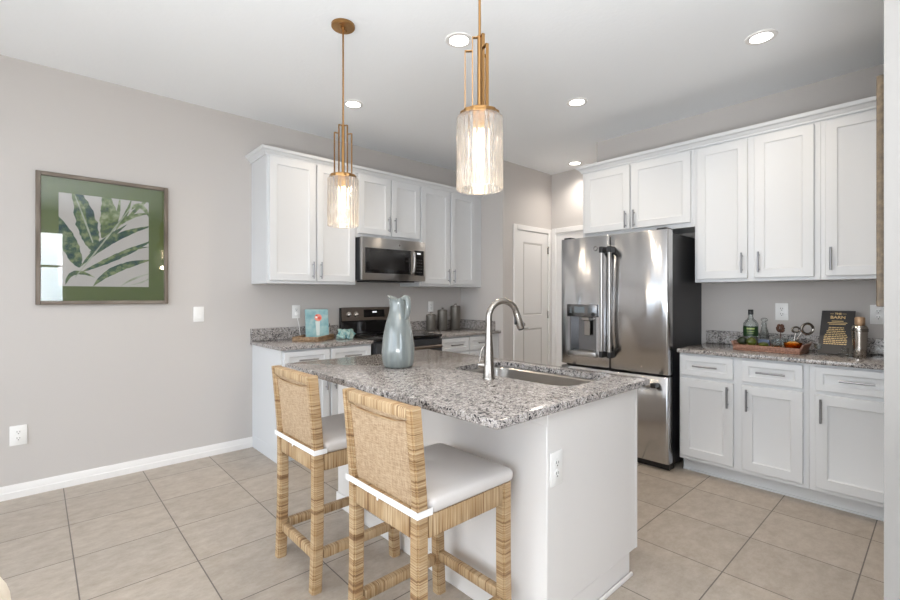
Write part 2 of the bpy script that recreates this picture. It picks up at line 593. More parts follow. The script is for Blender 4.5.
def tube(bm, pts, r, n=12, caps=True, flat=None):
    pts = [Vector(p) for p in pts]
    rs = r if isinstance(r, (list, tuple)) else [r] * len(pts)
    T = []
    for i in range(len(pts)):
        a = pts[max(i - 1, 0)]
        b = pts[min(i + 1, len(pts) - 1)]
        T.append((b - a).normalized())
    up = Vector((0, 0, 1)) if abs(T[0].z) < 0.9 else Vector((1, 0, 0))
    nrm = T[0].cross(up).normalized()
    rings = []
    for i, p in enumerate(pts):
        nrm = (nrm - T[i] * nrm.dot(T[i])).normalized()
        bi = T[i].cross(nrm)
        sx, sy = (1, 1) if flat is None else flat
        rings.append([bm.verts.new(p + rs[i] * (sx * math.cos(2 * PI * k / n) * nrm + sy * math.sin(2 * PI * k / n) * bi)) for k in range(n)])
    for a, b in zip(rings, rings[1:]):
        for k in range(n):
            bm.faces.new((a[k], a[(k + 1) % n], b[(k + 1) % n], b[k]))
    if caps:
        bm.faces.new(list(reversed(rings[0])))
        bm.faces.new(rings[-1])


def prism(bm, poly, z0, z1, axis='z'):
    """polygon in a plane extruded along an axis"""
    def P(a, b, c):
        return {'z': (a, b, c), 'x': (c, a, b), 'y': (a, c, b)}[axis]
    lo = [bm.verts.new(P(a, b, z0)) for a, b in poly]
    hi = [bm.verts.new(P(a, b, z1)) for a, b in poly]
    bm.faces.new(lo)
    bm.faces.new(list(reversed(hi)))
    n = len(poly)
    for k in range(n):
        bm.faces.new((lo[k], hi[k], hi[(k + 1) % n], lo[(k + 1) % n]))


def sphere(bm, c, r, sx=1, sy=1, sz=1, seg=16, mat=None):
    M = Matrix.Translation(c) @ (mat if mat else Matrix.Identity(4)) @ Matrix.Diagonal((sx, sy, sz, 1))
    bmesh.ops.create_uvsphere(bm, u_segments=seg, v_segments=max(8, seg // 2 + 2), radius=r, matrix=M)


def obj(name, bm, mat, parent=None, loc=None, smooth=True, angle=38, bev=None):
    bmesh.ops.recalc_face_normals(bm, faces=bm.faces[:])
    me = bpy.data.meshes.new(name)
    bm.to_mesh(me)
    bm.free()
    if smooth:
        for p in me.polygons:
            p.use_smooth = True
        me.set_sharp_from_angle(angle=math.radians(angle))
    me.materials.append(mat)
    o = bpy.data.objects.new(name, me)
    COL.objects.link(o)
    if parent:
        o.parent = parent
    if loc:
        o.location = loc
    return o


def tag(o, label, cat, group=None):
    o['label'] = label
    o['category'] = cat
    if group:
        o['group'] = group
    return o


def thing(name, label, cat, loc=(0, 0, 0), rot=0.0, group=None):
    o = bpy.data.objects.new(name, None)
    o.empty_display_size = 0.1
    COL.objects.link(o)
    o.location = loc
    o.rotation_euler = (0, 0, rot)
    return tag(o, label, cat, group)


def struct(name, bm, mat, parent=None, **k):
    o = obj(name, bm, mat, parent, **k)
    if not parent:
        o['kind'] = 'structure'
    return o


def BM():
    return bmesh.new()


# ------------------------------------------------------------------ setting
YL, XR, CZ = 3.96, 4.04, 2.77          # left wall, right wall, ceiling
YP, XH, XRET = 3.29, 4.70, 3.797       # pantry wall, hall wall, return wall
XW, YB, XE = -2.6, -2.6, 5.0           # far sides behind the camera
YPART = 0.135

b = BM(); bx(b, XW - 0.3, YB - 0.3, -0.1, XE + 0.2, YL + 0.2, 0.0); struct('floor', b, tile_m, smooth=False)
b = BM(); bx(b, XW - 0.3, YB - 0.3, CZ, XE + 0.2, YL + 0.2, CZ + 0.1); struct('ceiling', b, ceil_m, smooth=False)
b = BM(); bx(b, XW - 0.15, YL, 0, XRET + 0.1, YL + 0.15, CZ); struct('wall_left', b, wall_m, smooth=False)
b = BM()
prism(b, [(XRET, YL + 0.1), (XRET, YP), (XH + 0.1, YP), (XH + 0.1, YP + 0.1), (XRET + 0.1, YP + 0.1), (XRET + 0.1, YL + 0.1)], 0, CZ)
struct('wall_pantry', b, wall_m, smooth=False)
b = BM(); bx(b, XH, 2.0, 0, XH + 0.12, YP, CZ); struct('wall_hall', b, wall_m, smooth=False)
b = BM()
prism(b, [(XR, -0.1), (XR, 2.30), (XH + 0.0, 2.30), (XH + 0.0, 2.18), (XR + 0.12, 2.18), (XR + 0.12, -0.1)], 0, CZ)
struct('wall_right', b, wall_m, smooth=False)
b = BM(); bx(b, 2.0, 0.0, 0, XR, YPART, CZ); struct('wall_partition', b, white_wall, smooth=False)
# side wall with a glazed opening widened for more daylight, back wall with two windows (all behind the camera)
b = BM()
bx(b, XW - 0.12, YB, 0, XW, -1.90, CZ); bx(b, XW - 0.12, 3.60, 0, XW, YL, CZ)
bx(b, XW - 0.12, -1.90, 2.42, XW, 3.60, CZ); bx(b, XW - 0.12, -1.90, 0, XW, 3.60, 0.02)
struct('wall_side', b, wall_m, smooth=False)
b = BM()
bx(b, XW - 0.12, YB - 0.12, 0, -0.30, YB, CZ); bx(b, 0.40, YB - 0.12, 0, XE + 0.1, YB, CZ)
bx(b, -0.30, YB - 0.12, 2.43, 0.40, YB, CZ); bx(b, -0.30, YB - 0.12, 0, 0.40, YB, 0.57)
struct('wall_back', b, wall_m, smooth=False)
b = BM(); bx(b, XE, YB, 0, XE + 0.1, 0.0, CZ); struct('wall_far', b, wall_m, smooth=False)
b = BM(); bx(b, XR + 0.12, -0.1, 0, XE + 0.1, 0.0, CZ); struct('wall_closing', b, wall_m, smooth=False)


def window(name, axis, at, a0, a1, z0, z1, vert=(), horiz=()):
    """frame with bars, and a pane behind; axis 'y' = in a wall of constant y"""
    def W(bm, p0, p1, q0, q1, d0, d1):
        if axis == 'y':
            bx(bm, p0, at + d0, q0, p1, at + d1, q1)
        else:
            bx(bm, at + d0, p0, q0, at + d1, p1, q1)
    f = BM(); w = 0.05
    W(f, a0, a0 + w, z0, z1, -0.09, -0.03); W(f, a1 - w, a1, z0, z1, -0.09, -0.03)
    W(f, a0 + w, a1 - w, z0, z0 + w, -0.09, -0.03); W(f, a0 + w, a1 - w, z1 - w, z1, -0.09, -0.03)
    for v in vert:
        W(f, v - 0.03, v + 0.03, z0 + w, z1 - w, -0.085, -0.035)
    for h in horiz:
        W(f, a0 + w, a1 - w, h - 0.02, h + 0.02, -0.08, -0.04)
    o = struct(name, f, trim_m, smooth=False)
    p = BM(); W(p, a0 + 0.01, a1 - 0.01, z0 + 0.01, z1 - 0.01, -0.062, -0.058)
    obj('pane', p, window_pane_m, o, smooth=False)


window('window_1', 'y', YB, -0.30, 0.40, 0.57, 2.43, horiz=(1.80,))
window('window_fill', 'x', XW, -1.90, 3.60, 0.02, 2.42, vert=(-0.07, 1.77))  # unseen window, enlarged and brought closer for more daylight and fridge reflections
neutral_ground_m = plain('neutral_ground', (0.42, 0.41, 0.39), 0.95, noise=0.15, nscale=2)  # unseen ground, grey instead of lawn green to keep bounced light neutral
b = BM(); bx(b, -40, -45, -0.35, 40, YB - 0.4, -0.25); bx(b, -40, YB - 0.4, -0.35, XW - 0.4, 20, -0.25)
struct('ground', b, neutral_ground_m, smooth=False)

# baseboards
b = BM()
prism(b, [(YL, 0.0), (YL, 0.085), (YL - 0.006, 0.085), (YL - 0.010, 0.07), (YL - 0.012, 0.045), (YL - 0.015, 0.04), (YL - 0.015, 0.0)], XW, 1.352, 'x')
struct('baseboard_left', b, trim_m, angle=20)
b = BM(); bx(b, XRET - 0.0, YP - 0.014, 0, 3.966, YP, 0.085, 0.003); struct('baseboard_pantry', b, trim_m)

# pantry door: casing, two-panel leaf, hinges
door = bpy.data.objects.new('door_1', None); COL.objects.link(door); door.location = (3.966, YP, 0); door['kind'] = 'structure'
DW = 0.715
b = BM()
for (x0, x1, z0, z1) in ((0, 0.058, 0, 2.09), (DW - 0.058, DW, 0, 2.09), (0.058, DW - 0.058, 2.032, 2.09)):
    bx(b, x0, -0.018, z0, x1, 0, z1, 0.004)
obj('casing', b, trim_m, door)


def moulded_leaf(bm, x0, x1, z0, z1, y, panels, d=0.010, w=0.028):
    """flat leaf with sunk, mitred panel mouldings"""
    xs = sorted({x0, x1, *[p[0] for p in panels], *[p[1] for p in panels]})
    zs = sorted({z0, z1, *[p[2] for p in panels], *[p[3] for p in panels]})
    for i in range(len(xs) - 1):
        for j in range(len(zs) - 1):
            a0, a1, c0, c1 = xs[i], xs[i + 1], zs[j], zs[j + 1]
            if any(abs(p[0] - a0) < 1e-6 and abs(p[1] - a1) < 1e-6 and p[2] <= c0 + 1e-6 and p[3] >= c1 - 1e-6 for p in panels):
                continue
            bm.faces.new([bm.verts.new(q) for q in ((a0, y, c0), (a1, y, c0), (a1, y, c1), (a0, y, c1))])
    for (a0, a1, c0, c1) in panels:
        rings = []
        for (ins, dd) in ((0, 0), (w * 0.35, d), (w * 0.65, d), (w, d * 0.25)):
            rings.append([bm.verts.new(q) for q in ((a0 + ins, y + dd, c0 + ins), (a1 - ins, y + dd, c0 + ins), (a1 - ins, y + dd, c1 - ins), (a0 + ins, y + dd, c1 - ins))])
        for r0, r1 in zip(rings, rings[1:]):
            for k in range(4):
                bm.faces.new((r0[k], r0[(k + 1) % 4], r1[(k + 1) % 4], r1[k]))
        bm.faces.new(rings[-1])
    bx(bm, x0, y + 0.012, z0, x1, y + 0.03, z1)
    bx(bm, x0, y + 0.0002, z0, x0 + 0.002, y + 0.012, z1); bx(bm, x1 - 0.002, y + 0.0002, z0, x1, y + 0.012, z1)


b = BM()
moulded_leaf(b, 0.065, DW - 0.065, 0.01, 2.025, -0.006,
             [(0.175, DW - 0.175, 1.05, 1.90), (0.175, DW - 0.175, 0.22, 0.90)])
leaf = obj('door_leaf', b, trim_m, door, smooth=False)
for hz in (1.83, 1.05, 0.25):
    b = BM(); bx(b, DW - 0.078, -0.013, hz - 0.045, DW - 0.060, -0.006, hz + 0.045, 0.002); tube(b, [(DW - 0.062, -0.016, hz - 0.045), (DW - 0.062, -0.016, hz + 0.045)], 0.006, 8)
    obj('hinge', b, nickel_m, leaf)
b = BM(); tube(b, [(0.12, -0.006, 0.95), (0.12, -0.03, 0.95), (0.12, -0.05, 0.95), (0.12, -0.065, 0.95)], [0.012, 0.012, 0.027, 0.020], 14)
obj('door_knob', b, nickel_m, leaf)

# cased opening on the hall wall, mostly behind the refrigerator
b = BM()
bx(b, XH - 0.018, 3.215, 0, XH, 3.275, 2.10, 0.004); bx(b, XH - 0.018, 2.33, 0, XH, 2.39, 2.10, 0.004)
bx(b, XH - 0.018, 2.39, 2.04, XH, 3.215, 2.10, 0.004)
bx(b, XH - 0.004, 2.39, 0.01, XH, 3.215, 2.04)
struct('door_2', b, trim_m)


# ------------------------------------------------------------------ wall plates
def plate(name, label, loc, rot, kind='outlet', w=0.075, h=0.118, group=None, mat=None):
    """built facing local -y, back at y = 0"""
    t = thing(name, label, 'electrical outlet' if kind == 'outlet' else 'light switch', loc, rot, group)
    b = BM(); bx(b, -w / 2, -0.006, -h / 2, w / 2, 0, h / 2, 0.003, 2)
    obj('cover_plate', b, mat or plate_m, t)
    if kind == 'outlet':
        for s in (-1, 1):
            b = BM(); lathe(b, [(0.0165, 0), (0.0165, 0.0025), (0.015, 0.003)], 20)
            bmesh.ops.transform(b, matrix=Matrix.Translation((0, -0.0055, s * 0.0195)) @ Matrix.Rotation(PI / 2, 4, 'X'), verts=b.verts[:])
            rec = obj('receptacle', b, mat or plate_m, t)
            b = BM()
            bx(b, -0.0078, -0.0092, s * 0.0195 - 0.001, -0.0052, -0.0084, s * 0.0195 + 0.009)
            bx(b, 0.0052, -0.0092, s * 0.0195 - 0.001, 0.0078, -0.0084, s * 0.0195 + 0.008)
            bx(b, -0.0025, -0.0092, s * 0.0195 - 0.0105, 0.0025, -0.0084, s * 0.0195 - 0.0055)
            obj('slot', b, slot_m, rec, smooth=False)
    else:
        b = BM()
        prism(b, [(-0.006, -0.033), (-0.010, -0.033), (-0.0075, 0.0), (-0.0065, 0.033), (-0.006, 0.033)], -0.0165, 0.0165, 'x')
        obj('rocker', b, plate_m, t, smooth=False)
    return t


R90 = -PI / 2
plate('wall_outlet', 'white duplex outlet low on the bare wall above the baseboard', (-0.080, YL, 0.392), 0, w=0.082, h=0.125)
plate('light_switch', 'white rocker light switch on the wall right of the framed palm print', (0.945, YL, 1.130), 0, 'switch')
plate('wall_outlet', 'white outlet with a plug in it above the tray left of the range', (1.735, YL, 1.132), 0)
plate('wall_outlet', 'white outlet half hidden behind the taupe canisters', (3.320, YL, 1.155), 0)
plate('wall_outlet', 'white outlet on the wall above the bar tray', (XR, 0.814, 1.158), R90, w=0.08, h=0.125)
plate('wall_outlet', 'white outlet near the wall end, above the cocktail shaker', (XR, 0.298, 1.152), R90, w=0.08, h=0.125)


# ------------------------------------------------------------------ cabinets
def shaker(bm, x0, x1, z0, z1, yf, thk=0.019, st=0.058, rec=0.008):
    """shaker front facing -y: yf is the face, thk the thickness"""
    e = 0.0025
    R = []
    def ring(ix, y):
        return [bm.verts.new(q) for q in ((x0 + ix, y, z0 + ix), (x1 - ix, y, z0 + ix), (x1 - ix, y, z1 - ix), (x0 + ix, y, z1 - ix))]
    R = [ring(0, yf + thk), ring(0, yf + e), ring(e, yf), ring(st, yf), ring(st + 0.004, yf + rec * 0.6), ring(st + 0.012, yf + rec)]
    for a, c in zip(R, R[1:]):
        for k in range(4):
            bm.faces.new((a[k], a[(k + 1) % 4], c[(k + 1) % 4], c[k]))
    bm.faces.new(R[-1])
    bm.faces.new(list(reversed(R[0])))


def pull(bm, c, length, vert, y):
    """bar pull standing off the face at y"""
    cx, cz = c
    h = length / 2
    r = 0.0062
    if vert:
        tube(bm, [(cx, y - 0.028, cz - h), (cx, y - 0.028, cz + h)], r, 10)
        for s in (-1, 1):
            tube(bm, [(cx, y, cz + s * (h - 0.022)), (cx, y - 0.028, cz + s * (h - 0.022))], 0.0045, 8)
    else:
        tube(bm, [(cx - h, y - 0.028, cz), (cx + h, y - 0.028, cz)], r, 10)
        for s in (-1, 1):
            tube(bm, [(cx + s * (h - 0.022), y, cz), (cx + s * (h - 0.022), y - 0.028, cz)], 0.0045, 8)


def cabinet(name, label, cat, loc, rot, w, depth, h, doors=(), drawers=(), toe=False, group=None, left_panel=False):
    t = thing(name, label, cat, loc, rot, group)
    b = BM()
    if toe:
        bx(b, 0, 0, 0.10, w, depth, h, 0.0015); bx(b, 0.0, 0.075, 0.0, w, depth, 0.10)
        bx(b, 0.0, 0.066, 0.0, w, 0.0745, 0.012)
    else:
        bx(b, 0, 0, 0, w, depth, h, 0.0015)
        bx(b, 0.018, 0.02, -0.0005, w - 0.018, depth, 0.0, 0)
    obj('carcass', b, cab_m, t)
    for (x0, x1, z0, z1, hand, hx, hz) in doors:
        b = BM(); shaker(b, x0, x1, z0, z1, -0.0205)
        d = obj('door', b, cab_m, t, angle=25)
        if hand:
            b = BM(); pull(b, (hx, hz), 0.142, True, -0.0205)
            obj('handle', b, pull_m, d)
    for (x0, x1, z0, z1, hx) in drawers:
        b = BM(); shaker(b, x0, x1, z0, z1, -0.0205, st=0.038)
        d = obj('drawer', b, cab_m, t, angle=25)
        b = BM(); pull(b, (hx, (z0 + z1) / 2), 0.155, False, -0.0205)
        obj('handle', b, pull_m, d)
    return t


GU = 'wall cabinets above the range run'
YU = 3.62
UZ, UT = 1.375, 2.42
ud = YL - YU - 0.001


def updoors(x_l, z0, doors):
    out = []
    for (a, c, zb, zt, side, zc) in doors:
        hx = (c - 0.030 if side == 'r' else a + 0.030) - x_l
        out.append((a - x_l, c - x_l, zb - z0, zt - z0, True, hx, zc - z0))
    return out


cabinet('wall_cabinet', 'white two-door wall cabinet left of the microwave, end panel showing', 'cabinet', (1.345, YU, UZ), 0, 0.799, ud, UT - UZ,
        updoors(1.345, UZ, [(1.362, 1.752, 1.398, 2.385, 'r', 1.49), (1.764, 2.130, 1.398, 2.385, 'l', 1.49)]), group=None)
cabinet('wall_cabinet', 'short white two-door wall cabinet directly above the microwave', 'cabinet', (2.1445, YU, 1.812), 0, 0.740, ud, UT - 1.812,
        updoors(2.1445, 1.812, [(2.166, 2.517, 1.845, 2.385, 'r', 1.952), (2.532, 2.877, 1.845, 2.385, 'l', 1.952)]))
cabinet('wall_cabinet', 'white two-door wall cabinet between the microwave and the wall corner, above the canisters', 'cabinet', (2.885, YU, UZ), 0, 0.911, ud, UT - UZ,
        updoors(2.885, UZ, [(2.898, 3.289, 1.398, 2.385, 'r', 1.49), (3.310, 3.675, 1.398, 2.385, 'l', 1.49)]))


def rdoors(yl, z0, doors):
    out = []
    for (a, c, zb, zt, side, zc) in doors:      # a > c : world y of the left and right edge
        hx = (yl - c - 0.030) if side == 'r' else (yl - a + 0.030)
        out.append((yl - a, yl - c, zb - z0, zt - z0, True, hx, zc - z0))
    return out


XU = 3.69
rd = XR - XU - 0.001
cabinet('wall_cabinet', 'short white two-door wall cabinet above the refrigerator', 'cabinet', (XU, 2.240, 1.80), R90, 0.953, rd, UT - 1.80,
        rdoors(2.240, 1.80, [(2.213, 1.791, 1.835, 2.372, 'r', 1.915), (1.777, 1.312, 1.835, 2.372, 'l', 1.915)]))
cabinet('wall_cabinet', 'tall white two-door wall cabinet beside the refrigerator, above the bar tray', 'cabinet', (XU, 1.2865, UZ), R90, 0.746, rd, UT - UZ,
        rdoors(1.2865, UZ, [(1.267, 0.939, 1.398, 2.375, 'r', 1.505), (0.899, 0.572, 1.398, 2.375, 'l', 1.505)]))
cabinet('wall_cabinet', 'tall white one-door wall cabinet at the right end by the partition', 'cabinet', (XU, 0.540, UZ), R90, 0.403, rd, UT - UZ,
        rdoors(0.540, UZ, [(0.516, 0.150, 1.398, 2.375, 'l', 1.505)]))


def crown(name, label, path):
    """crown moulding swept along a path of (x, y) with mitred corners; outward is to the right of travel"""
    prof = [(0.000, 2.388), (0.011, 2.388), (0.013, 2.401), (0.018, 2.404), (0.029, 2.421), (0.035, 2.424), (0.042, 2.426), (0.050, 2.447), (0.000, 2.447)]
    b = BM()
    P = [Vector((x, y)) for x, y in path]
    rings = []
    for i, p in enumerate(P):
        ds = []
        if i > 0:
            ds.append((P[i] - P[i - 1]).normalized())
        if i < len(P) - 1:
            ds.append((P[i + 1] - P[i]).normalized())
        ns = [Vector((d.y, -d.x)) for d in ds]
        n = sum(ns, Vector((0, 0)))
        n = n / n.dot(ns[0]) if len(ns) == 2 else ns[0]
        rings.append([b.verts.new((p.x + n.x * o, p.y + n.y * o, z)) for o, z in prof])
    m = len(prof)
    for a, c in zip(rings, rings[1:]):
        for k in range(m):
            b.faces.new((a[k], a[(k + 1) % m], c[(k + 1) % m], c[k]))
    b.faces.new(rings[0]); b.faces.new(list(reversed(rings[-1])))
    return tag(obj(name, b, cab_m, angle=20), label, 'moulding')


e = 0.0006
crown('crown_moulding', 'white crown moulding along the top of the cabinets over the range', [(1.345 - e, YL), (1.345 - e, YU - e), (XRET - e, YU - e)])
crown('crown_moulding', 'white crown moulding along the top of the cabinets over the refrigerator', [(XR, 2.240 + e), (XU - e, 2.240 + e), (XU - e, YPART + e)])

# base cabinets
CT, SLAB = 0.893, 0.028
BH = CT - SLAB - 0.0005
YBF = 3.352


def base_left(label, x0, w, splits):
    doors, drawers = [], []
    for (a, c, side) in splits:
        drawers.append((a, c, 0.715, 0.850, (a + c) / 2))
        doors.append((a, c, 0.128, 0.690, True, c - 0.03 if side == 'r' else a + 0.03, 0.60))
    return cabinet('base_cabinet', label, 'cabinet', (x0, YBF, 0), 0, w, YL - YBF - 0.001, BH, doors, drawers, toe=True)


base_left('white base cabinet left of the range, plain end panel beside the baseboard', 1.352, 0.788, [(0.018, 0.385, 'r'), (0.403, 0.772, 'l')])
base_left('white base cabinet under the canisters, right of the range', 2.915, 0.881, [(0.018, 0.395, 'r'), (0.413, 0.78, 'l')])
XBF = 3.464


def base_right(label, yl, w, splits):
    doors, drawers = [], []
    for (a, c, side) in splits:
        x0, x1 = yl - a, yl - c
        drawers.append((x0, x1, 0.708, 0.850, (x0 + x1) / 2))
        doors.append((x0, x1, 0.128, 0.684, True, x1 - 0.03 if side == 'r' else x0 + 0.03, 0.590))
    return cabinet('base_cabinet', label, 'cabinet', (XBF, yl, 0), R90, w, XR - XBF - 0.001, BH, doors, drawers, toe=True)


base_right('white base cabinet with two drawers and two doors right beside the refrigerator', 1.312, 0.750, [(1.300, 0.964, 'r'), (0.912, 0.590, 'l')])
base_right('white base cabinet with one drawer and door at the right end by the partition', 0.5615, 0.425, [(0.532, 0.150, 'l')])


def counter(name, label, x0, y0, x1, y1, splash):
    t = thing(name, label, 'countertop', ((x0 + x1) / 2, (y0 + y1) / 2, CT - SLAB))
    cx, cy = (x0 + x1) / 2, (y0 + y1) / 2
    b = BM(); bx(b, x0 - cx, y0 - cy, 0, x1 - cx, y1 - cy, SLAB, 0.004, 2); obj('slab', b, granite_m, t)
    for (a0, b0, a1, b1) in splash:
        b = BM(); bx(b, a0 - cx, b0 - cy, SLAB + 0.0003, a1 - cx, b1 - cy, SLAB + 0.104, 0.002); obj('backsplash', b, granite_m, t)
    return t


counter('countertop', 'speckled granite countertop left of the range, holding the wooden tray', 1.335, 3.318, 2.143, YL - 0.001, [(1.335, YL - 0.024, 2.143, YL - 0.001)])
counter('countertop', 'speckled granite countertop in the corner under the canisters', 2.912, 3.318, 3.796, YL - 0.001,
        [(2.912, YL - 0.024, 3.772, YL - 0.001), (3.7725, 3.40, 3.796, YL - 0.001)])
counter('countertop', 'speckled granite countertop of the bar, right of the refrigerator', 3.425, 0.137, XR - 0.001, 1.318, [(XR - 0.024, 0.137, XR - 0.001, 1.318)])

# ------------------------------------------------------------------ refrigerator
FW = 0.90
fr = thing('refrigerator', 'stainless french-door refrigerator with water dispenser and dark sides', 'refrigerator', (3.44, 2.250, 0), R90)
b = BM(); bx(b, 0.004, 0.0, 0.03, FW - 0.004, XR - 3.44 - 0.01, 1.735, 0.004); obj('cabinet_body', b, charcoal_m, fr)
b = BM(); bx(b, 0.01, -0.03, 0.0, FW - 0.01, 0.05, 0.03); bx(b, 0.02, 0.50, 0.0, FW - 0.02, 0.56, 0.03); bx(b, 0.004, -0.004, 0.03, FW - 0.004, 0.0, 1.735)
bx(b, 0.006, -0.055, 0.012, FW - 0.006, -0.005, 0.05); obj('base_grille', b, black_m, fr)


def curved_front(bm, x0, x1, z0, z1, thk=0.085, bulge=0.006, hole=None, back=-0.006, e=0.016):
    """slab whose front (-y) is slightly bowed with rounded edges; hole = (x0, x1, z0, z1, depth)"""
    xs = [x0, x0 + 0.002, x0 + 0.006, x0 + e] + [x0 + e + (x1 - x0 - 2 * e) * k / 12 for k in range(1, 12)] + [x1 - e, x1 - 0.006, x1 - 0.002, x1]
    zs = [z0, z0 + 0.004, z1 - 0.004, z1]
    if hole:
        xs = sorted([x for x in xs if not (hole[0] - 0.012 < x < hole[0] + 0.012 or hole[1] - 0.012 < x < hole[1] + 0.012)] + [hole[0], hole[1]])
        zs = sorted(zs + [hole[2], hole[3]])
    xc, hw = (x0 + x1) / 2, (x1 - x0) / 2
    def yf(x, z):
        s = abs(x - xc) / hw
        y = -thk - bulge * (1 - s * s)
        d = hw - abs(x - xc)
        if d < e:
            y += e * 0.8 * (1 - math.sqrt(max(0, 1 - (1 - d / e) ** 2)))
        if z < z0 + 0.002 or z > z1 - 0.002:
            y += 0.004
        return y
    V = {(i, j): bm.verts.new((x, yf(x, z), z)) for i, x in enumerate(xs) for j, z in enumerate(zs)}
    for i in range(len(xs) - 1):
        for j in range(len(zs) - 1):
            if hole and hole[0] - 1e-6 <= xs[i] and xs[i + 1] <= hole[1] + 1e-6 and hole[2] - 1e-6 <= zs[j] and zs[j + 1] <= hole[3] + 1e-6:
                continue
            bm.faces.new((V[i, j], V[i + 1, j], V[i + 1, j + 1], V[i, j + 1]))
    nx, nz = len(xs) - 1, len(zs) - 1
    per = [(i, 0) for i in range(nx)] + [(nx, j) for j in range(nz)] + [(i, nz) for i in range(nx, 0, -1)] + [(0, j) for j in range(nz, 0, -1)]
    bk = [bm.verts.new((V[p].co.x, back, V[p].co.z)) for p in per]
    for k in range(len(per)):
        k2 = (k + 1) % len(per)
        bm.faces.new((V[per[k]], V[per[k2]], bk[k2], bk[k]))
    bm.faces.new(bk)


DISP = (0.092, 0.335, 0.815, 1.105)
b = BM(); curved_front(b, 0.0, 0.4475, 0.700, 1.757, hole=DISP)
d1 = obj('door', b, steel_m, fr, angle=50); d1['label'] = 'left refrigerator door with the water dispenser'
b = BM(); curved_front(b, 0.4525, FW, 0.700, 1.757)
d2 = obj('door', b, steel_m, fr, angle=50); d2['label'] = 'plain right refrigerator door'
b = BM(); curved_front(b, 0.0, FW, 0.055, 0.682)
d3 = obj('freezer_drawer', b, steel_m, fr, angle=50)


def fridge_handle(door, p0, p1, horiz=False):
    b = BM()
    v0, v1 = Vector(p0), Vector(p1)
    tube(b, [v0, v1], 0.0145, 16)
    h = obj('handle', b, micro_m, door)
    d = (v1 - v0).normalized()
    for q in (v0 + d * 0.018, v1 - d * 0.018):
        b = BM()
        if horiz:
            bx(b, q.x - 0.019, q.y - 0.016, q.z - 0.016, q.x + 0.019, -0.092, q.z + 0.016, 0.004)
        else:
            bx(b, q.x - 0.016, q.y - 0.016, q.z - 0.025, q.x + 0.016, -0.086, q.z + 0.025, 0.004)
        obj('bracket', b, charcoal_m, h)


fridge_handle(d1, (0.415, -0.145, 0.795), (0.415, -0.145, 1.655))
fridge_handle(d2, (0.482, -0.145, 0.795), (0.482, -0.145, 1.655))
fridge_handle(d3, (0.06, -0.145, 0.625), (FW - 0.06, -0.145, 0.625), True)
# dispenser
b = BM()
x0, x1, z0, z1 = DISP
bx(b, x0, -0.030, z0, x1, -0.0255, z1)
bx(b, x0 - 0.001, -0.091, z0, x0 + 0.012, -0.026, z1); bx(b, x1 - 0.012, -0.091, z0, x1 + 0.001, -0.026, z1)
dsp = obj('water_dispenser', b, steel_dark, d1, smooth=False)
b = BM(); bx(b, x0 - 0.018, -0.108, z1 - 0.004, x1 + 0.018, -0.030, z1 + 0.100, 0.004, 2); obj('control_panel', b, steel_dark, dsp)
b = BM(); bx(b, x0 + 0.055, -0.1095, z1 + 0.030, x0 + 0.150, -0.1075, z1 + 0.080); obj('display', b, screen_m, dsp, smooth=False)
for k in range(3):
    b = BM(); bx(b, x0 + 0.010, -0.1092, z1 + 0.028 + k * 0.020, x0 + 0.030, -0.1078, z1 + 0.036 + k * 0.020); obj('button', b, screen_m, dsp, smooth=False)
    b = BM(); bx(b, x1 - 0.060, -0.1092, z1 + 0.035 + k * 0.016, x1 - 0.035, -0.1078, z1 + 0.042 + k * 0.016); obj('button', b, screen_m, dsp, smooth=False)
b = BM(); lathe(b, [(0.017, 0), (0.017, 0.008), (0.013, 0.010)], 20)
bmesh.ops.transform(b, matrix=Matrix.Translation((x1 - 0.012, -0.107, z1 + 0.018)) @ Matrix.Rotation(PI / 2, 4, 'X'), verts=b.verts[:])
obj('dial', b, black_m, dsp)
b = BM(); bx(b, x0 + 0.105, -0.085, z1 - 0.035, x0 + 0.175, -0.034, z1 - 0.005, 0.004); bx(b, x0 + 0.115, -0.058, z0 + 0.130, x0 + 0.170, -0.050, z1 - 0.036, 0.003); obj('paddle', b, nickel_m, dsp)
b = BM(); bx(b, x0 - 0.010, -0.112, z0 - 0.042, x1 + 0.010, -0.030, z0 + 0.001, 0.004, 2); obj('drip_ledge', b, micro_m, dsp)
for hx in (0.02, FW - 0.09):
    b = BM(); bx(b, hx, -0.07, 1.7575, hx + 0.07, 0.06, 1.772, 0.004); bx(b, hx + 0.01, 0.005, 1.7352, hx + 0.06, 0.055, 1.7590); obj('hinge_cover', b, charcoal_m, fr)
b = BM()
tube(b, [(0.330 + 0.016 * math.cos(2 * PI * k / 20), -0.0925, 1.66 + 0.016 * math.sin(2 * PI * k / 20)) for k in range(21)], 0.0015, 6)
obj('round_badge', b, nickel_m, d1)

# ------------------------------------------------------------------ microwave
mw = thing('microwave', 'stainless over-the-range microwave with black glass door', 'microwave', (2.150, 3.56, 1.42), 0)
MW = 0.730
b = BM(); bx(b, 0, 0, 0.0, MW, YL - 3.56 - 0.002, 0.385, 0.003); obj('housing', b, charcoal_m, mw)
b = BM(); bx(b, 0.0, -0.045, 0.0, MW, -0.001, 0.388, 0.006, 2); obj('front_panel', b, micro_m, mw)
b = BM(); bx(b, 0.030, -0.048, 0.062, 0.545, -0.0445, 0.292, 0.0015)
win = obj('door_glass', b, blackglass_m, mw)
b = BM(); bx(b, 0.075, -0.0490, 0.095, 0.470, -0.0482, 0.262); obj('window_screen', b, plain('oven_mesh', (0.018, 0.017, 0.017), 0.08), win, smooth=False)
b = BM(); bx(b, 0.588, -0.048, 0.055, 0.705, -0.0445, 0.300, 0.0015); cp = obj('control_panel', b, blackglass_m, mw)
b = BM(); bx(b, 0.620, -0.0487, 0.262, 0.665, -0.0481, 0.278); obj('clock', b, clock_m, cp, smooth=False)
b = BM()
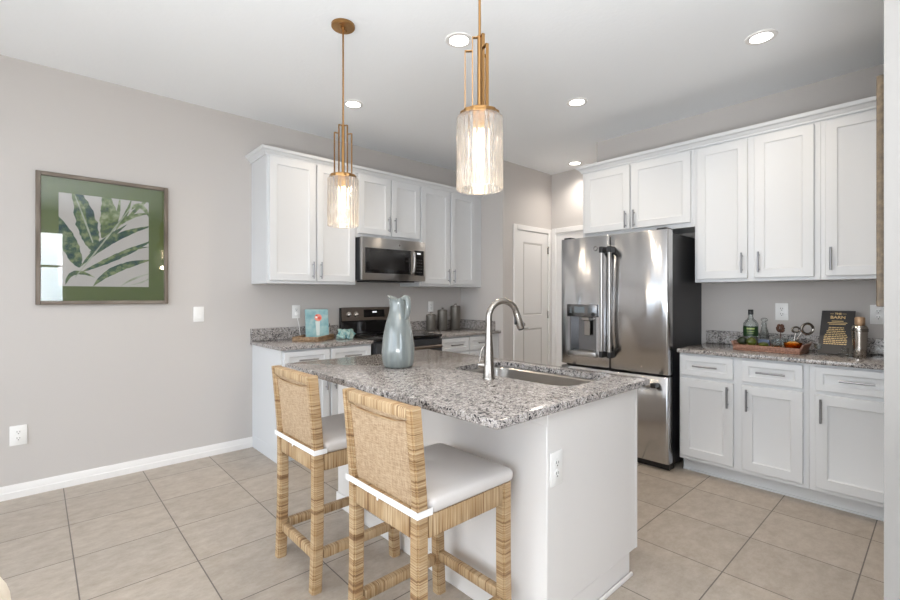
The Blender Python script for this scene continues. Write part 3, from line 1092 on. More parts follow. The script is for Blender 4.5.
for r_ in range(5):
    for c_ in range(3):
        bx(b, 0.612 + c_ * 0.027, -0.0487, 0.085 + r_ * 0.030, 0.628 + c_ * 0.027, -0.0481, 0.092 + r_ * 0.030)
obj('keypad', b, plain('key_grey', (0.09, 0.09, 0.09), 0.4), cp, smooth=False)
b = BM(); tube(b, [(0.562, -0.048, 0.075), (0.562, -0.072, 0.085), (0.562, -0.084, 0.14), (0.562, -0.086, 0.18), (0.562, -0.084, 0.22), (0.562, -0.072, 0.275), (0.562, -0.048, 0.285)], 0.013, 12, flat=(1.0, 0.8))
obj('handle', b, micro_m, mw)
b = BM(); bx(b, 0.12, -0.02, -0.014, MW - 0.12, 0.25, 0.0, 0.002); obj('vent_grille', b, black_m, mw)
b = BM(); lathe(b, [(0.011, 0), (0.011, 0.0015)], 20)
bmesh.ops.transform(b, matrix=Matrix.Translation((0.41, -0.0445, 0.335)) @ Matrix.Rotation(PI / 2, 4, 'X'), verts=b.verts[:])
obj('round_badge', b, nickel_m, mw)

# ------------------------------------------------------------------ range
rg = thing('range', 'freestanding dark stainless electric range with black glass cooktop', 'stove', (2.150, 3.30, 0), 0)
RW = 0.755
b = BM(); bx(b, 0, 0.03, 0.02, RW, YL - 3.30 - 0.03, 0.885, 0.003); obj('oven_body', b, charcoal_m, rg)
b = BM(); bx(b, 0, -0.012, 0.886, RW, 0.60, 0.906, 0.006, 2); ck = obj('cooktop', b, blackglass_m, rg)
b = BM()
for (cx_, cy_, r_) in ((0.20, 0.15, 0.10), (0.56, 0.15, 0.11), (0.20, 0.43, 0.075), (0.56, 0.43, 0.075)):
    lathe(b, [(r_, 0), (r_ + 0.002, 0.0), (r_ + 0.002, 0.0004), (r_, 0.0004)], 40, (cx_, cy_, 0.9062), cap0=False, cap1=False)
obj('burner_ring', b, plain('ring_grey', (0.12, 0.12, 0.12), 0.3), ck)
b = BM(); bx(b, 0.003, -0.012, 0.22, RW - 0.003, 0.0295, 0.868, 0.005, 2); od = obj('oven_door', b, charcoal_m, rg)
b = BM(); bx(b, 0.10, -0.0135, 0.36, RW - 0.10, -0.0115, 0.70); obj('door_glass', b, blackglass_m, od, smooth=False)
b = BM(); tube(b, [(0.05, -0.058, 0.80), (RW - 0.05, -0.058, 0.80)], 0.014, 12)
for xx in (0.075, RW - 0.075):
    bx(b, xx - 0.014, -0.058, 0.787, xx + 0.014, -0.011, 0.813, 0.003)
obj('handle', b, slate_m, od)
b = BM(); bx(b, 0.003, -0.010, 0.03, RW - 0.003, 0.0295, 0.21, 0.005, 2); obj('storage_drawer', b, slate_m, rg)
b = BM(); bx(b, 0.03, 0.06, 0.0, RW - 0.03, 0.60, 0.02); obj('foot', b, black_m, rg)
b = BM(); prism(b, [(0.585, 0.9065), (0.629, 0.9065), (0.629, 1.160), (0.609, 1.160), (0.600, 1.035), (0.592, 1.02)], 0, RW, 'x'); bg = obj('backguard', b, blackglass_m, rg, smooth=False)
b = BM(); prism(b, [(0.5975, 1.034), (0.604, 1.030), (0.6085, 1.163), (0.6065, 1.163)], 0.012, RW - 0.012, 'x'); fp = obj('control_fascia', b, slate_m, bg, smooth=False)
b = BM()
Mf = Matrix.Translation((0, 0.6005, 1.095)) @ Matrix.Rotation(math.radians(-4), 4, 'X')
bx(b, 0.255, -0.0015, -0.032, 0.500, 0.0015, 0.042, mat=Mf); dp = obj('display', b, blackglass_m, fp, smooth=False)
b = BM(); bx(b, 0.355, -0.0022, 0.012, 0.405, -0.0012, 0.026, mat=Mf); obj('clock', b, clock_m, dp, smooth=False)
for kx in (0.085, 0.165, 0.590, 0.670):
    b = BM(); lathe(b, [(0.026, 0), (0.026, 0.006), (0.020, 0.008), (0.019, 0.024), (0.016, 0.026)], 22)
    bx(b, -0.004, -0.019, 0.024, 0.004, 0.019, 0.031, 0.002)
    bmesh.ops.transform(b, matrix=Matrix.Translation((kx, 0.602, 1.095)) @ Matrix.Rotation(PI / 2 + 0.06, 4, 'X'), verts=b.verts[:])
    obj('knob', b, chrome_m, fp)

# ------------------------------------------------------------------ island
IX0, IX1, IY0, IY1, IT = 1.046, 2.115, 0.930, 2.545, 0.887
IS = 0.030
isl = thing('kitchen_island', 'white kitchen island with plain end panel and seating overhang', 'kitchen island', (1.71, 1.74, 0))
ox, oy = 1.71, 1.74
PX0, PXK, PX1, PY0, PY1 = 1.362, 1.465, 2.075, 0.972, 2.505
HB = IT - IS - 0.0005
b = BM()
bx(b, PX0 - ox, PY0 - oy, 0, PXK - ox, PY1 - oy, HB, 0.003); obj('knee_wall', b, island_m, isl)
b = BM()
bx(b, PXK + 0.0005 - ox, PY0 + 0.004 - oy, 0.10, PX1 - 0.020 - ox, PY0 + 0.034 - oy, HB, 0.001)
bx(b, PXK + 0.0005 - ox, PY0 + 0.004 - oy, 0.0, PX1 - 0.075 - ox, PY0 + 0.034 - oy, 0.0995)
bx(b, PX1 - 0.0195 - ox, PY0 + 0.002 - oy, 0.10, PX1 - ox, PY0 + 0.034 - oy, HB, 0.001)
obj('end_panel', b, island_m, isl)
b = BM(); bx(b, PXK + 0.0005 - ox, PY1 - 0.02 - oy, 0.0, PX1 - ox, PY1 - oy, HB); obj('end_panel', b, island_m, isl)
b = BM()
bx(b, PX1 - 0.10 - ox, PY0 + 0.035 - oy, 0.0, PX1 - 0.075 - ox, PY1 - 0.021 - oy, 0.0995); obj('toe_kick', b, island_m, isl)
b = BM()
bx(b, PX1 - 0.022 - ox, PY0 + 0.035 - oy, 0.10, PX1 - ox, PY1 - 0.021 - oy, 0.62); bx(b, PXK + 0.001 - ox, PY0 + 0.035 - oy, 0.10, PX1 - 0.023 - ox, PY1 - 0.021 - oy, 0.118)
bx(b, PX1 - 0.022 - ox, PY0 + 0.035 - oy, 0.6205, PX1 - ox, PY1 - 0.021 - oy, HB)
obj('face_frame', b, island_m, isl)
for k in range(3):
    ya = PY0 + 0.05 - oy + k * 0.495
    b = BM(); shaker(b, 0, 0.475, 0.12, 0.69, 0)
    bmesh.ops.transform(b, matrix=Matrix.Translation((PX1 + 0.0205 - ox, ya, 0)) @ Matrix.Rotation(PI / 2, 4, 'Z'), verts=b.verts[:])
    dd = obj('door', b, island_m, isl, angle=25)
b = BM()
bx(b, PX0 - 0.012 - ox, PY0 - 0.012 - oy, 0, PX0 - 0.0003 - ox, PY1 - oy, 0.085, 0.003)
bx(b, PX0 - 0.0002 - ox, PY0 - 0.012 - oy, 0, PX1 - 0.070 - ox, PY0 - 0.0003 - oy, 0.018, 0.004)
obj('base_trim', b, trim_m, isl)
b = BM(); bx(b, PX0 - 0.010 - ox, PY0 - 0.010 - oy, HB - 0.055, PX0 - 0.0003 - ox, PY1 - oy, HB - 0.0, 0.003)
obj('cap_strip', b, island_m, isl)
plate('wall_outlet', 'white outlet on the near end of the island, under the countertop edge', (1.414, PY0 - 0.0005, 0.637), 0, w=0.075, h=0.125, mat=plate_m)

# island top with sink cut-out
SX0, SX1, SY0, SY1 = 1.637, 2.035, 1.075, 1.800


def rrect(x0, x1, y0, y1, r, n=6):
    P = []
    for (cx, cy, a0) in ((x1 - r, y1 - r, 0), (x0 + r, y1 - r, PI / 2), (x0 + r, y0 + r, PI), (x1 - r, y0 + r, 1.5 * PI)):
        for k in range(n + 1):
            a = a0 + PI / 2 * k / n
            P.append((cx + r * math.cos(a), cy + r * math.sin(a)))
    return P


def ring_slab(bm, outer, inner, levels):
    """outer and inner loops with the same count; levels = [(z, outer inset)]"""
    n = len(outer)
    cx = sum(p[0] for p in outer) / n; cy = sum(p[1] for p in outer) / n
    def sh(p, d):
        return (p[0] - math.copysign(d, p[0] - cx), p[1] - math.copysign(d, p[1] - cy))
    O = [[bm.verts.new((*sh(p, d), z)) for p in outer] for z, d in levels]
    I0 = [bm.verts.new((p[0], p[1], levels[0][0])) for p in inner]
    I1 = [bm.verts.new((p[0], p[1], levels[-1][0])) for p in inner]
    for a, c in zip(O, O[1:]):
        for k in range(n):
            bm.faces.new((a[k], a[(k + 1) % n], c[(k + 1) % n], c[k]))
    for k in range(n):
        k2 = (k + 1) % n
        bm.faces.new((O[-1][k], O[-1][k2], I1[k2], I1[k]))
        bm.faces.new((O[0][k2], O[0][k], I0[k], I0[k2]))
        bm.faces.new((I0[k2], I0[k], I1[k], I1[k2]))


b = BM()
ring_slab(b, rrect(IX0, IX1, IY0, IY1, 0.012), rrect(SX0, SX1, SY0, SY1, 0.09), [(IT - IS, 0.003), (IT - IS + 0.004, 0), (IT - 0.004, 0), (IT - 0.001, 0.0015), (IT, 0.004)])
tag(obj('island_countertop', b, granite_m, angle=30), 'large speckled granite countertop of the island', 'countertop')

sk = thing('sink', 'undermount stainless steel sink in the island countertop', 'sink', ((SX0 + SX1) / 2, (SY0 + SY1) / 2, IT - IS - 0.20))
sx, sy = (SX0 + SX1) / 2, (SY0 + SY1) / 2
b = BM()
Ls = [(0.012, 0.1993, 0.095), (-0.004, 0.1993, 0.09), (-0.006, 0.19, 0.088), (0.0, 0.10, 0.09), (0.012, 0.03, 0.09), (0.04, 0.012, 0.08), (0.08, 0.008, 0.06)]
loops = []
Ls = [(-0.004, 0.1990), (0.004, 0.19), (0.008, 0.10), (0.014, 0.03), (0.035, 0.013), (0.075, 0.008)]
for ins, z in Ls:
    loops.append([b.verts.new((x - sx, y - sy, z)) for x, y in rrect(SX0 + ins, SX1 - ins, SY0 + ins, SY1 - ins, 0.09)])
n_ = len(loops[0])
for a, c in zip(loops, loops[1:]):
    for k in range(n_):
        b.faces.new((a[k], a[(k + 1) % n_], c[(k + 1) % n_], c[k]))
b.faces.new(loops[-1])
obj('basin', b, sink_m, sk)
b = BM(); lathe(b, [(0.045, 0.0085), (0.043, 0.011), (0.02, 0.0100)], 28, (0, 0, 0)); obj('drain', b, chrome_m, sk)

# faucet
fc = thing('kitchen_faucet', 'tall brushed nickel gooseneck faucet beside the island sink', 'faucet', (1.552, 1.432, IT))
b = BM(); lathe(b, [(0.0285, 0.0), (0.0285, 0.006), (0.026, 0.010), (0.024, 0.07), (0.0195, 0.14), (0.0165, 0.20), (0.0150, 0.24)], 28); obj('body', b, nickel_m, fc)
# spout arches towards the basin
sd = Vector((0.93, -0.37, 0)).normalized()
pts = [Vector((0, 0, 0.24)), Vector((0, 0, 0.275))]
R_ = 0.074
for k in range(0, 13):
    a = PI - k * (PI * 0.93) / 12
    pts.append(sd * (R_ + R_ * math.cos(a)) + Vector((0, 0, 0.283 + R_ * 1.05 * math.sin(a))))
b = BM(); tube(b, pts, 0.0148, 18); obj('gooseneck', b, nickel_m, fc)
p1 = pts[-1]; dv = (pts[-1] - pts[-2]).normalized()
b = BM(); tube(b, [p1 - dv * 0.004, p1 + dv * 0.015, p1 + dv * 0.058, p1 + dv * 0.073], [0.0155, 0.0170, 0.0185, 0.0175], 18); sh_ = obj('spray_head', b, nickel_m, fc)
b = BM(); tube(b, [p1 + dv * 0.0731, p1 + dv * 0.080], [0.0165, 0.014], 16); obj('nozzle', b, black_m, sh_)
b = BM()
q = p1 + dv * 0.036 - sd * 0.0175
bx(b, q.x - 0.006, q.y - 0.006, q.z - 0.018, q.x + 0.006, q.y + 0.006, q.z + 0.018, 0.003); obj('spray_button', b, black_m, sh_)
b = BM()
q = p1 + dv * 0.076
tube(b, [q, q + Vector((0.030, -0.020, 0.004))], [0.004, 0.003], 8); obj('spray_tab', b, nickel_m, sh_)
hd = Vector((-0.55, 0.83, 0)).normalized()
b = BM(); tube(b, [hd * 0.012 + Vector((0, 0, 0.062)), hd * 0.040 + Vector((0, 0, 0.064)), hd * 0.050 + Vector((0, 0, 0.064))], [0.0165, 0.0155, 0.012], 16); hb = obj('handle_hub', b, nickel_m, fc)
b = BM(); tube(b, [hd * 0.043 + Vector((0, 0, 0.070)), hd * 0.040 + Vector((0, 0, 0.10)), hd * 0.033 + Vector((0, 0, 0.135)), hd * 0.022 + Vector((0, 0, 0.152))], [0.005, 0.0045, 0.005, 0.0045], 10); obj('lever', b, nickel_m, hb)

# pitcher
pt = thing('pitcher', 'tall pale aqua glazed ceramic pitcher standing on the island', 'pitcher', (1.452, 2.006, IT), 0)
prof = [(0.060, 0.0), (0.074, 0.003), (0.082, 0.014), (0.0885, 0.05), (0.0895, 0.085), (0.086, 0.13), (0.079, 0.18), (0.070, 0.225), (0.060, 0.262), (0.0515, 0.290), (0.0475, 0.308), (0.0460, 0.325), (0.0462, 0.345), (0.048, 0.368), (0.052, 0.388)]
la = math.radians(118)        # the lip points away to picture left, the handle towards the viewer's right
ca = la + PI


def spout(r, z, a):
    k = max(0.0, (z - 0.325) / 0.063)
    d = math.cos(a - la)
    return r * (1 + 0.20 * k * max(0, d) ** 6 - 0.05 * k * abs(math.sin(a - la)))


b = BM()
inner = [(0.049, 0.390)] + [(r - 0.006, z) for r, z in reversed(prof[8:])] + [(0.02, 0.25)]
lathe(b, prof + inner, 48, rfun=spout)
for v in b.verts:      # the rim dips at the sides and rises towards spout and handle
    if v.co.z > 0.345:
        a = math.atan2(v.co.y, v.co.x) - la
        v.co.z += 0.011 * (math.cos(2 * a) - 1) * (v.co.z - 0.345) / 0.043
obj('vessel', b, glaze_m, pt, angle=60)
b = BM()
hv = Vector((math.cos(math.radians(-84)), math.sin(math.radians(-84)), 0))
Z = Vector((0, 0, 1))
tube(b, [hv * 0.042 + Z * 0.368, hv * 0.056 + Z * 0.378, hv * 0.070 + Z * 0.376, hv * 0.079 + Z * 0.358, hv * 0.081 + Z * 0.330, hv * 0.077 + Z * 0.300, hv * 0.070 + Z * 0.276, hv * 0.061 + Z * 0.262], [0.013, 0.0145, 0.015, 0.015, 0.0145, 0.014, 0.013, 0.011], 16, flat=(1.1, 0.85))
obj('handle', b, glaze_m, pt)


# ------------------------------------------------------------------ stools
def stool(label, loc, cushion_label):
    t = thing('counter_stool', label, 'stool', loc, 0)
    D, W, S = 0.440, 0.415, 0.044           # depth (x), width (y), member size
    x0, x1, y0, y1 = -D / 2, D / 2, -W / 2, W / 2
    SEAT, TOP = 0.588, 0.930
    def post(xa, ya, top, lean):
        b = BM()
        r = bmesh.ops.create_cube(b, size=1.0, matrix=Matrix.Translation((xa + S / 2, ya + S / 2, 0.5)) @ Matrix.Diagonal((S, S, 1, 1)))
        es = set(e_ for v in r['verts'] for e_ in v.link_edges)
        bmesh.ops.subdivide_edges(b, edges=[e_ for e_ in es if abs(e_.verts[0].co.z - e_.verts[1].co.z) > 0.5], cuts=13)
        for v in b.verts:
            k = v.co.z
            z = k * top
            v.co.z = z
            if lean and z > SEAT:
                f = (z - SEAT) / (top - SEAT)
                v.co.x += -0.028 * f ** 1.2
                if abs(v.co.y) < W / 2 - S / 2:      # the stiles of the back are narrower than the legs
                    v.co.y += math.copysign(0.013, v.co.y) * min(1, f * 6)
            if z < 0.35:      # feet flare out a little
                f = ((0.35 - z) / 0.35) ** 1.6
                v.co.x += math.copysign(0.010, xa + S / 2) * f
        lng = [e_ for e_ in b.edges if abs(e_.verts[0].co.z - e_.verts[1].co.z) > 0.01]
        bmesh.ops.bevel(b, geom=lng, offset=0.006, segments=2, affect='EDGES')
        return b
    for (xa, ya, top, lean) in ((x0, y0, TOP, True), (x0, y1 - S, TOP, True), (x1 - S, y0, SEAT, False), (x1 - S, y1 - S, SEAT, False)):
        obj('leg', post(xa, ya, top, lean), rattan_z, t)
    # back: top rail, cane panel, piping
    b = BM(); bx(b, x0 - 0.027, y0 + S - 0.0125, TOP - 0.036, x0 + S - 0.029, y1 - S + 0.0125, TOP, 0.006, 2); obj('top_rail', b, rattan_y, t)
    b = BM(); bx(b, x0 - 0.0, y0 + S + 0.0005, SEAT - 0.004, x0 + S - 0.010, y1 - S - 0.0005, SEAT + 0.020, 0.006, 2); obj('lower_rail', b, rattan_y, t)
    b = BM()
    prism(b, [(x0 + 0.017, SEAT + 0.021), (x0 - 0.014, TOP - 0.035), (x0 - 0.002, TOP - 0.035), (x0 + 0.029, SEAT + 0.021)], y0 + S - 0.0125, y1 - S + 0.0125, 'y')
    cp_ = obj('cane_panel', b, cane_m, t, smooth=False)
    b = BM()
    ya, yb = y0 + S - 0.007, y1 - S + 0.007
    def xp(z): return x0 + 0.012 - 0.029 * (z - SEAT - 0.045) / (TOP - 0.035 - SEAT - 0.045)
    zt = TOP - 0.043
    tube(b, [(xp(0.66), ya, 0.66), (xp(zt), ya, zt), (xp(zt) - 0.001, ya + 0.06, zt - 0.010), (xp(zt) - 0.001, 0, zt - 0.014), (xp(zt) - 0.001, yb - 0.06, zt - 0.010), (xp(zt), yb, zt), (xp(0.66), yb, 0.66)], 0.004, 8)
    obj('piping', b, rattan_z, cp_)
    # seat rails
    RZ0 = 0.515
    b = BM(); bx(b, x0 + 0.004, y0 + S + 0.0005, RZ0, x0 + S - 0.004, y1 - S - 0.0005, SEAT - 0.005, 0.006, 2); obj('seat_rail', b, rattan_y, t)
    b = BM(); bx(b, x1 - S + 0.004, y0 + S + 0.0005, RZ0, x1 - 0.004, y1 - S - 0.0005, SEAT, 0.006, 2); obj('seat_rail', b, rattan_y, t)
    for ya in (y0 + 0.003, y1 - S + 0.003):
        b = BM(); bx(b, x0 + S + 0.0005, ya, RZ0, x1 - S - 0.0005, ya + S - 0.006, SEAT, 0.006, 2); obj('seat_rail', b, rattan_x, t)
    b = BM(); bx(b, x0 + S, y0 + S, SEAT - 0.03, x1 - S, y1 - S, SEAT - 0.012); obj('seat_deck', b, cane_m, t)
    # stretchers
    for (z, h) in ((0.128, 0.042),):
        b = BM(); bx(b, x0 + 0.006, y0 + S + 0.0005, z, x0 + S - 0.006, y1 - S - 0.0005, z + h, 0.008, 2); obj('stretcher', b, rattan_y, t)
        b = BM(); bx(b, x1 - S + 0.006, y0 + S + 0.0005, z + 0.02, x1 - 0.006, y1 - S - 0.0005, z + h + 0.02, 0.008, 2); obj('stretcher', b, rattan_y, t)
        for ya in (y0 + 0.005, y1 - S + 0.005):
            b = BM(); bx(b, x0 + S + 0.0005, ya, z + 0.005, x1 - S - 0.0005, ya + S - 0.010, z + h + 0.005, 0.008, 2); obj('stretcher', b, rattan_x, t)
    # cushion, tied round the back posts
    cu = thing('seat_cushion', cushion_label, 'cushion', (loc[0], loc[1], SEAT + 0.001), 0)
    b = BM()
    zc = 0.052
    prof_ = [(0.010, 0.0), (0.002, 0.006), (0.0, 0.016), (0.0, 0.032), (0.004, 0.040), (0.013, 0.0455), (0.05, 0.0485), (0.13, 0.050)]
    cx0, cx1, cy0, cy1 = x0 + S + 0.004, x1 + 0.016, y0 - 0.004, y1 + 0.004
    lp = []
    for ins, z in prof_:
        lp.append([b.verts.new((x, y, z)) for x, y in rrect(cx0 + ins, cx1 - ins, cy0 + ins, cy1 - ins, max(0.024 - ins * 0.1, 0.01))])
    n_ = len(lp[0])
    for a, c in zip(lp, lp[1:]):
        for k in range(n_):
            b.faces.new((a[k], a[(k + 1) % n_], c[(k + 1) % n_], c[k]))
    b.faces.new(lp[-1]); b.faces.new(list(reversed(lp[0])))
    obj('pad', b, cushion_m, cu, angle=60)
    b = BM()
    g = 0.0035
    zb, zt_ = 0.004, 0.025
    loop = [(x0 + S + 0.010, y1 + g), (x0 - g, y1 + g), (x0 - g - 0.001, 0.06), (x0 - g, y0 - g), (x0 + S + 0.010, y0 - g)]
    rows = []
    for (x, y) in loop:
        dx = 0.003 if x < x0 else 0.0
        dy = math.copysign(0.003, y) if abs(y) > y1 else 0.0
        rows.append([b.verts.new(q) for q in ((x, y, zb), (x, y, zt_), (x - dx, y + dy, zt_), (x - dx, y + dy, zb))])
    for a, c in zip(rows, rows[1:]):
        for k in range(4):
            b.faces.new((a[k], a[(k + 1) % 4], c[(k + 1) % 4], c[k]))
    b.faces.new(rows[0]); b.faces.new(list(reversed(rows[-1])))
    bx(b, x0 - 0.010, -0.002, zb - 0.008, x0 - 0.0066, 0.004, zt_ + 0.002)
    obj('tie_strap', b, strap_m, cu, smooth=False)
    return t


stool('rattan-wrapped counter stool nearest the camera, at the near corner of the island', (1.075, 1.2875, 0), 'greige seat cushion with white strap on the nearer rattan stool')
stool('rattan-wrapped counter stool farther from the camera, in front of the far half of the island', (1.095, 2.015, 0), 'greige seat cushion with white strap on the farther rattan stool')


# ------------------------------------------------------------------ pendants
def pendant(label, loc_xy, ang, bulb_w):
    x, y = loc_xy
    zb = 1.657
    t = thing('pendant_lamp', label, 'pendant light', (x, y, zb), 0)
    z_pl, z_lo, z_hi, z_c = 1.922 - zb, 2.165 - zb, 2.214 - zb, CZ - zb
    b = BM(); lathe(b, [(0.064, z_c - 0.001), (0.064, z_c - 0.014), (0.060, z_c - 0.018), (0.012, z_c - 0.019), (0.010, z_c - 0.03)], 40)
    for s in (0.6, 3.74):
        lathe(b, [(0.005, z_c - 0.024), (0.006, z_c - 0.018)], 10, (0.033 * math.cos(s), 0.033 * math.sin(s), 0))
    obj('canopy', b, brass_m, t)
    b = BM(); tube(b, [(0, 0, z_hi - 0.01), (0, 0, z_c - 0.028)], 0.0048, 14); obj('rod', b, brass_m, t)
    b = BM(); tube(b, [(0, 0, z_pl + 0.014), (0, 0, z_hi + 0.004)], 0.0085, 16); obj('stem', b, brass_m, t)
    for k in range(3):
        a = ang + k * 2 * PI / 3
        M = Matrix.Rotation(a, 4, 'Z')
        b = BM(); w, th = 0.0055, 0.0016
        for (r, zt) in ((0.026, z_hi), (0.053, z_lo)):
            bx(b, r - th, -w, z_pl + 0.012, r + th, w, zt, mat=M)
        bx(b, 0.006, -w, z_hi - 2 * th, 0.026 + th, w, z_hi + 0.0001, mat=M)
        bx(b, 0.026 + th, -w, z_lo - 2 * th, 0.053 + th, w, z_lo + 0.0001, mat=M)
        obj('strap_arm', b, brass_m, t, smooth=False)
    b = BM()
    lathe(b, [(0.070, z_pl), (0.071, z_pl + 0.003), (0.071, z_pl + 0.014), (0.068, z_pl + 0.017), (0.01, z_pl + 0.018)], 72, rfun=lambda r, z, a: r * (1 + (0.02 * (1 if math.cos(12 * a) > 0 else -1) if r > 0.06 else 0)))
    obj('cap_plate', b, brass_m, t, angle=30)
    b = BM(); lathe(b, [(0.022, z_pl - 0.001), (0.022, z_pl - 0.02), (0.018, z_pl - 0.024), (0.018, z_pl - 0.052), (0.013, z_pl - 0.056)], 24); so = obj('socket', b, brass_dark, t)
    b = BM()
    lathe(b, [(0.009, z_pl - 0.0565), (0.012, z_pl - 0.072), (0.0135, z_pl - 0.09), (0.0135, z_pl - 0.155), (0.009, z_pl - 0.168), (0.003, z_pl - 0.172)], 20)
    bo = obj('bulb', b, bulb_m, t)
    # ribbed glass cylinder: fluted outside, smooth inside, closed shoulder under the plate
    N = 26
    def flute(r, z, a):
        if r > 0.078:
            return r * (1 + 0.045 * abs(math.sin(N / 2 * a)) - 0.025)
        return r
    b = BM()
    lathe(b, [(0.068, z_pl - 0.0005), (0.080, z_pl - 0.002), (0.083, z_pl - 0.006), (0.083, 0.004), (0.081, 0.0005), (0.0785, 0.0), (0.0765, 0.003), (0.0765, z_pl - 0.010), (0.068, z_pl - 0.006)], N * 6, rfun=flute, cap0=False, cap1=False)
    obj('glass_shade', b, shade_glass, t, angle=70)
    d = bpy.data.lights.new('bulb_light', 'POINT'); d.energy = bulb_w; d.color = (1.0, 0.78, 0.52); d.shadow_soft_size = 0.03
    o = bpy.data.objects.new('bulb_light', d); COL.objects.link(o); o.parent = t; o.location = (0, 0, -0.02)
    return t


pendant('brass pendant with ribbed glass shade farther away, its round ceiling canopy in view', (1.255, 2.25), math.radians(60.9), 2.0)
pendant('brass pendant with ribbed glass shade nearer the camera, cut by the top of the picture', (1.195, 1.148), math.radians(134.1), 2.0)


# ------------------------------------------------------------------ recessed lights
def downlight(label, x, y, col=DOWNLIGHT_COL, watts=DOWNLIGHT_W):
    t = thing('recessed_light', label, 'ceiling light', (x, y, CZ - 0.004), 0)
    b = BM(); lathe(b, [(0.056, -0.001), (0.060, -0.003), (0.078, -0.001), (0.080, 0.0035)], 40, cap0=False, cap1=False); obj('trim_ring', b, trim_m, t)
    b = BM(); lathe(b, [(0.0575, 0.001), (0.045, -0.002), (0.02, -0.004)], 36); obj('lens', b, lens_m, t)
    d = bpy.data.lights.new('downlight', 'SPOT'); d.energy = watts; d.color = col; d.spot_size = math.radians(150); d.spot_blend = 0.9; d.shadow_soft_size = 0.07
    o = bpy.data.objects.new('downlight', d); COL.objects.link(o); o.parent = t; o.location = (0, 0, -0.02)


downlight('lit recessed ceiling light between the two pendant lamps, left of the near rod', 1.83, 1.925)
downlight('lit recessed ceiling light over the range run, right of the farther pendant', 1.828, 3.12)
downlight('lit recessed ceiling light in mid ceiling, before the refrigerator cabinets', 3.084, 1.923)
downlight('lit recessed ceiling light in front of the bar, nearest the upper right corner', 3.10, 0.724)
downlight('lit recessed ceiling light in the hall, peeking past the end of the crown moulding', 4.478, 2.82, (1.0, 0.93, 0.85), 30.0)

# ------------------------------------------------------------------ framed print
art = thing('framed_print', 'large framed palm leaf print with green mat on the left wall', 'framed picture', (0.366, YL - 0.001, 1.215), 0)
AW, AH, FWD = 0.735, 0.865, 0.026
for (x0, x1, z0, z1, mm) in ((-AW / 2, -AW / 2 + FWD, 0, AH, greywood), (AW / 2 - FWD, AW / 2, 0, AH, greywood),
                             (-AW / 2 + FWD, AW / 2 - FWD, 0, FWD, greywood_h), (-AW / 2 + FWD, AW / 2 - FWD, AH - FWD, AH, greywood_h)):
    b = BM(); bx(b, x0, -0.030, z0, x1, 0, z1, 0.003); obj('frame_rail', b, mm, art)
b = BM(); bx(b, -AW / 2 + FWD, -0.012, FWD, AW / 2 - FWD, -0.004, AH - FWD); obj('mat_board', b, mat_m, art, smooth=False)
PXa, PXb, PZa, PZb = 0.112 - 0.366, 0.612 - 0.366, 1.338 - 1.215, 1.957 - 1.215
b = BM(); bx(b, PXa, -0.0135, PZa, PXb, -0.0118, PZb); pr = obj('print', b, paper_m, art, smooth=False)


def leafpts(px):
    """crop pixel of the studied print to local x, z"""
    x, y = px
    u = (x - 155) / 360.0
    top = 128 + 37 * u; bot = 505 + 3 * u
    v = 1 - (y - top) / (bot - top)
    return (PXa + u * (PXb - PXa), PZa + v * (PZb - PZa))


def leafstroke(bm, pts, w, lay, pw=0.8):
    P = [leafpts(p) for p in pts]
    # sample a quadratic through the points
    S = []
    for k in range(25):
        s = k / 24
        if len(P) == 3:
            a, m, c = P
            m = (2 * m[0] - (a[0] + c[0]) / 2, 2 * m[1] - (a[1] + c[1]) / 2)
            S.append(((1 - s) ** 2 * a[0] + 2 * s * (1 - s) * m[0] + s * s * c[0], (1 - s) ** 2 * a[1] + 2 * s * (1 - s) * m[1] + s * s * c[1]))
        else:
            S.append((P[0][0] + s * (P[1][0] - P[0][0]), P[0][1] + s * (P[1][1] - P[0][1])))
    L, R = [], []
    y = -0.0136 - 0.00008 * lay
    for k, (x, z) in enumerate(S):
        a = S[max(k - 1, 0)]; c = S[min(k + 1, 24)]
        d = Vector((c[0] - a[0], c[1] - a[1])).normalized()
        hw = w / 2 * (math.sin(PI * min(1, max(0, (k + 0.25) / 24.5))) ** pw) * (1 + 0.12 * random.uniform(-1, 1))
        cl = lambda q: (min(max(q[0], PXa), PXb), min(max(q[1], PZa), PZb))
        L.append(cl((x - d.y * hw, z + d.x * hw))); R.append(cl((x + d.y * hw, z - d.x * hw)))
    VL = [bm.verts.new((x, y, z)) for x, z in L]; VR = [bm.verts.new((x, y, z)) for x, z in R]
    for k in range(24):
        bm.faces.new((VL[k], VR[k], VR[k + 1], VL[k + 1]))


S_ = 0.5 / 360
b = BM()
leafstroke(b, [(288, 365), (262, 262), (222, 112)], 84 * S_, 1, 0.7)
leafstroke(b, [(232, 430), (198, 345), (150, 225)], 66 * S_, 2, 0.7)
leafstroke(b, [(238, 425), (360, 318), (525, 262)], 32 * S_, 4)
leafstroke(b, [(240, 448), (380, 385), (525, 322)], 30 * S_, 5)
leafstroke(b, [(285, 505), (380, 435), (530, 398)], 34 * S_, 6)
leafstroke(b, [(270, 370), (330, 320), (420, 255)], 22 * S_, 7)
obj('leaf_ink', b, leaf_dark, pr, smooth=False)
b = BM()
leafstroke(b, [(318, 310), (345, 225), (328, 122)], 66 * S_, 8, 0.7)
leafstroke(b, [(255, 250), (232, 190), (205, 128)], 34 * S_, 9, 0.7)
leafstroke(b, [(330, 305), (420, 232), (525, 210)], 20 * S_, 10)
leafstroke(b, [(400, 255), (470, 185), (520, 150)], 16 * S_, 11)
leafstroke(b, [(345, 300), (378, 230), (392, 140)], 18 * S_, 12)
leafstroke(b, [(372, 280), (415, 215), (440, 150)], 15 * S_, 13)
leafstroke(b, [(440, 195), (480, 180), (525, 235)], 24 * S_, 14)
leafstroke(b, [(180, 500), (215, 452), (290, 470)], 20 * S_, 15)
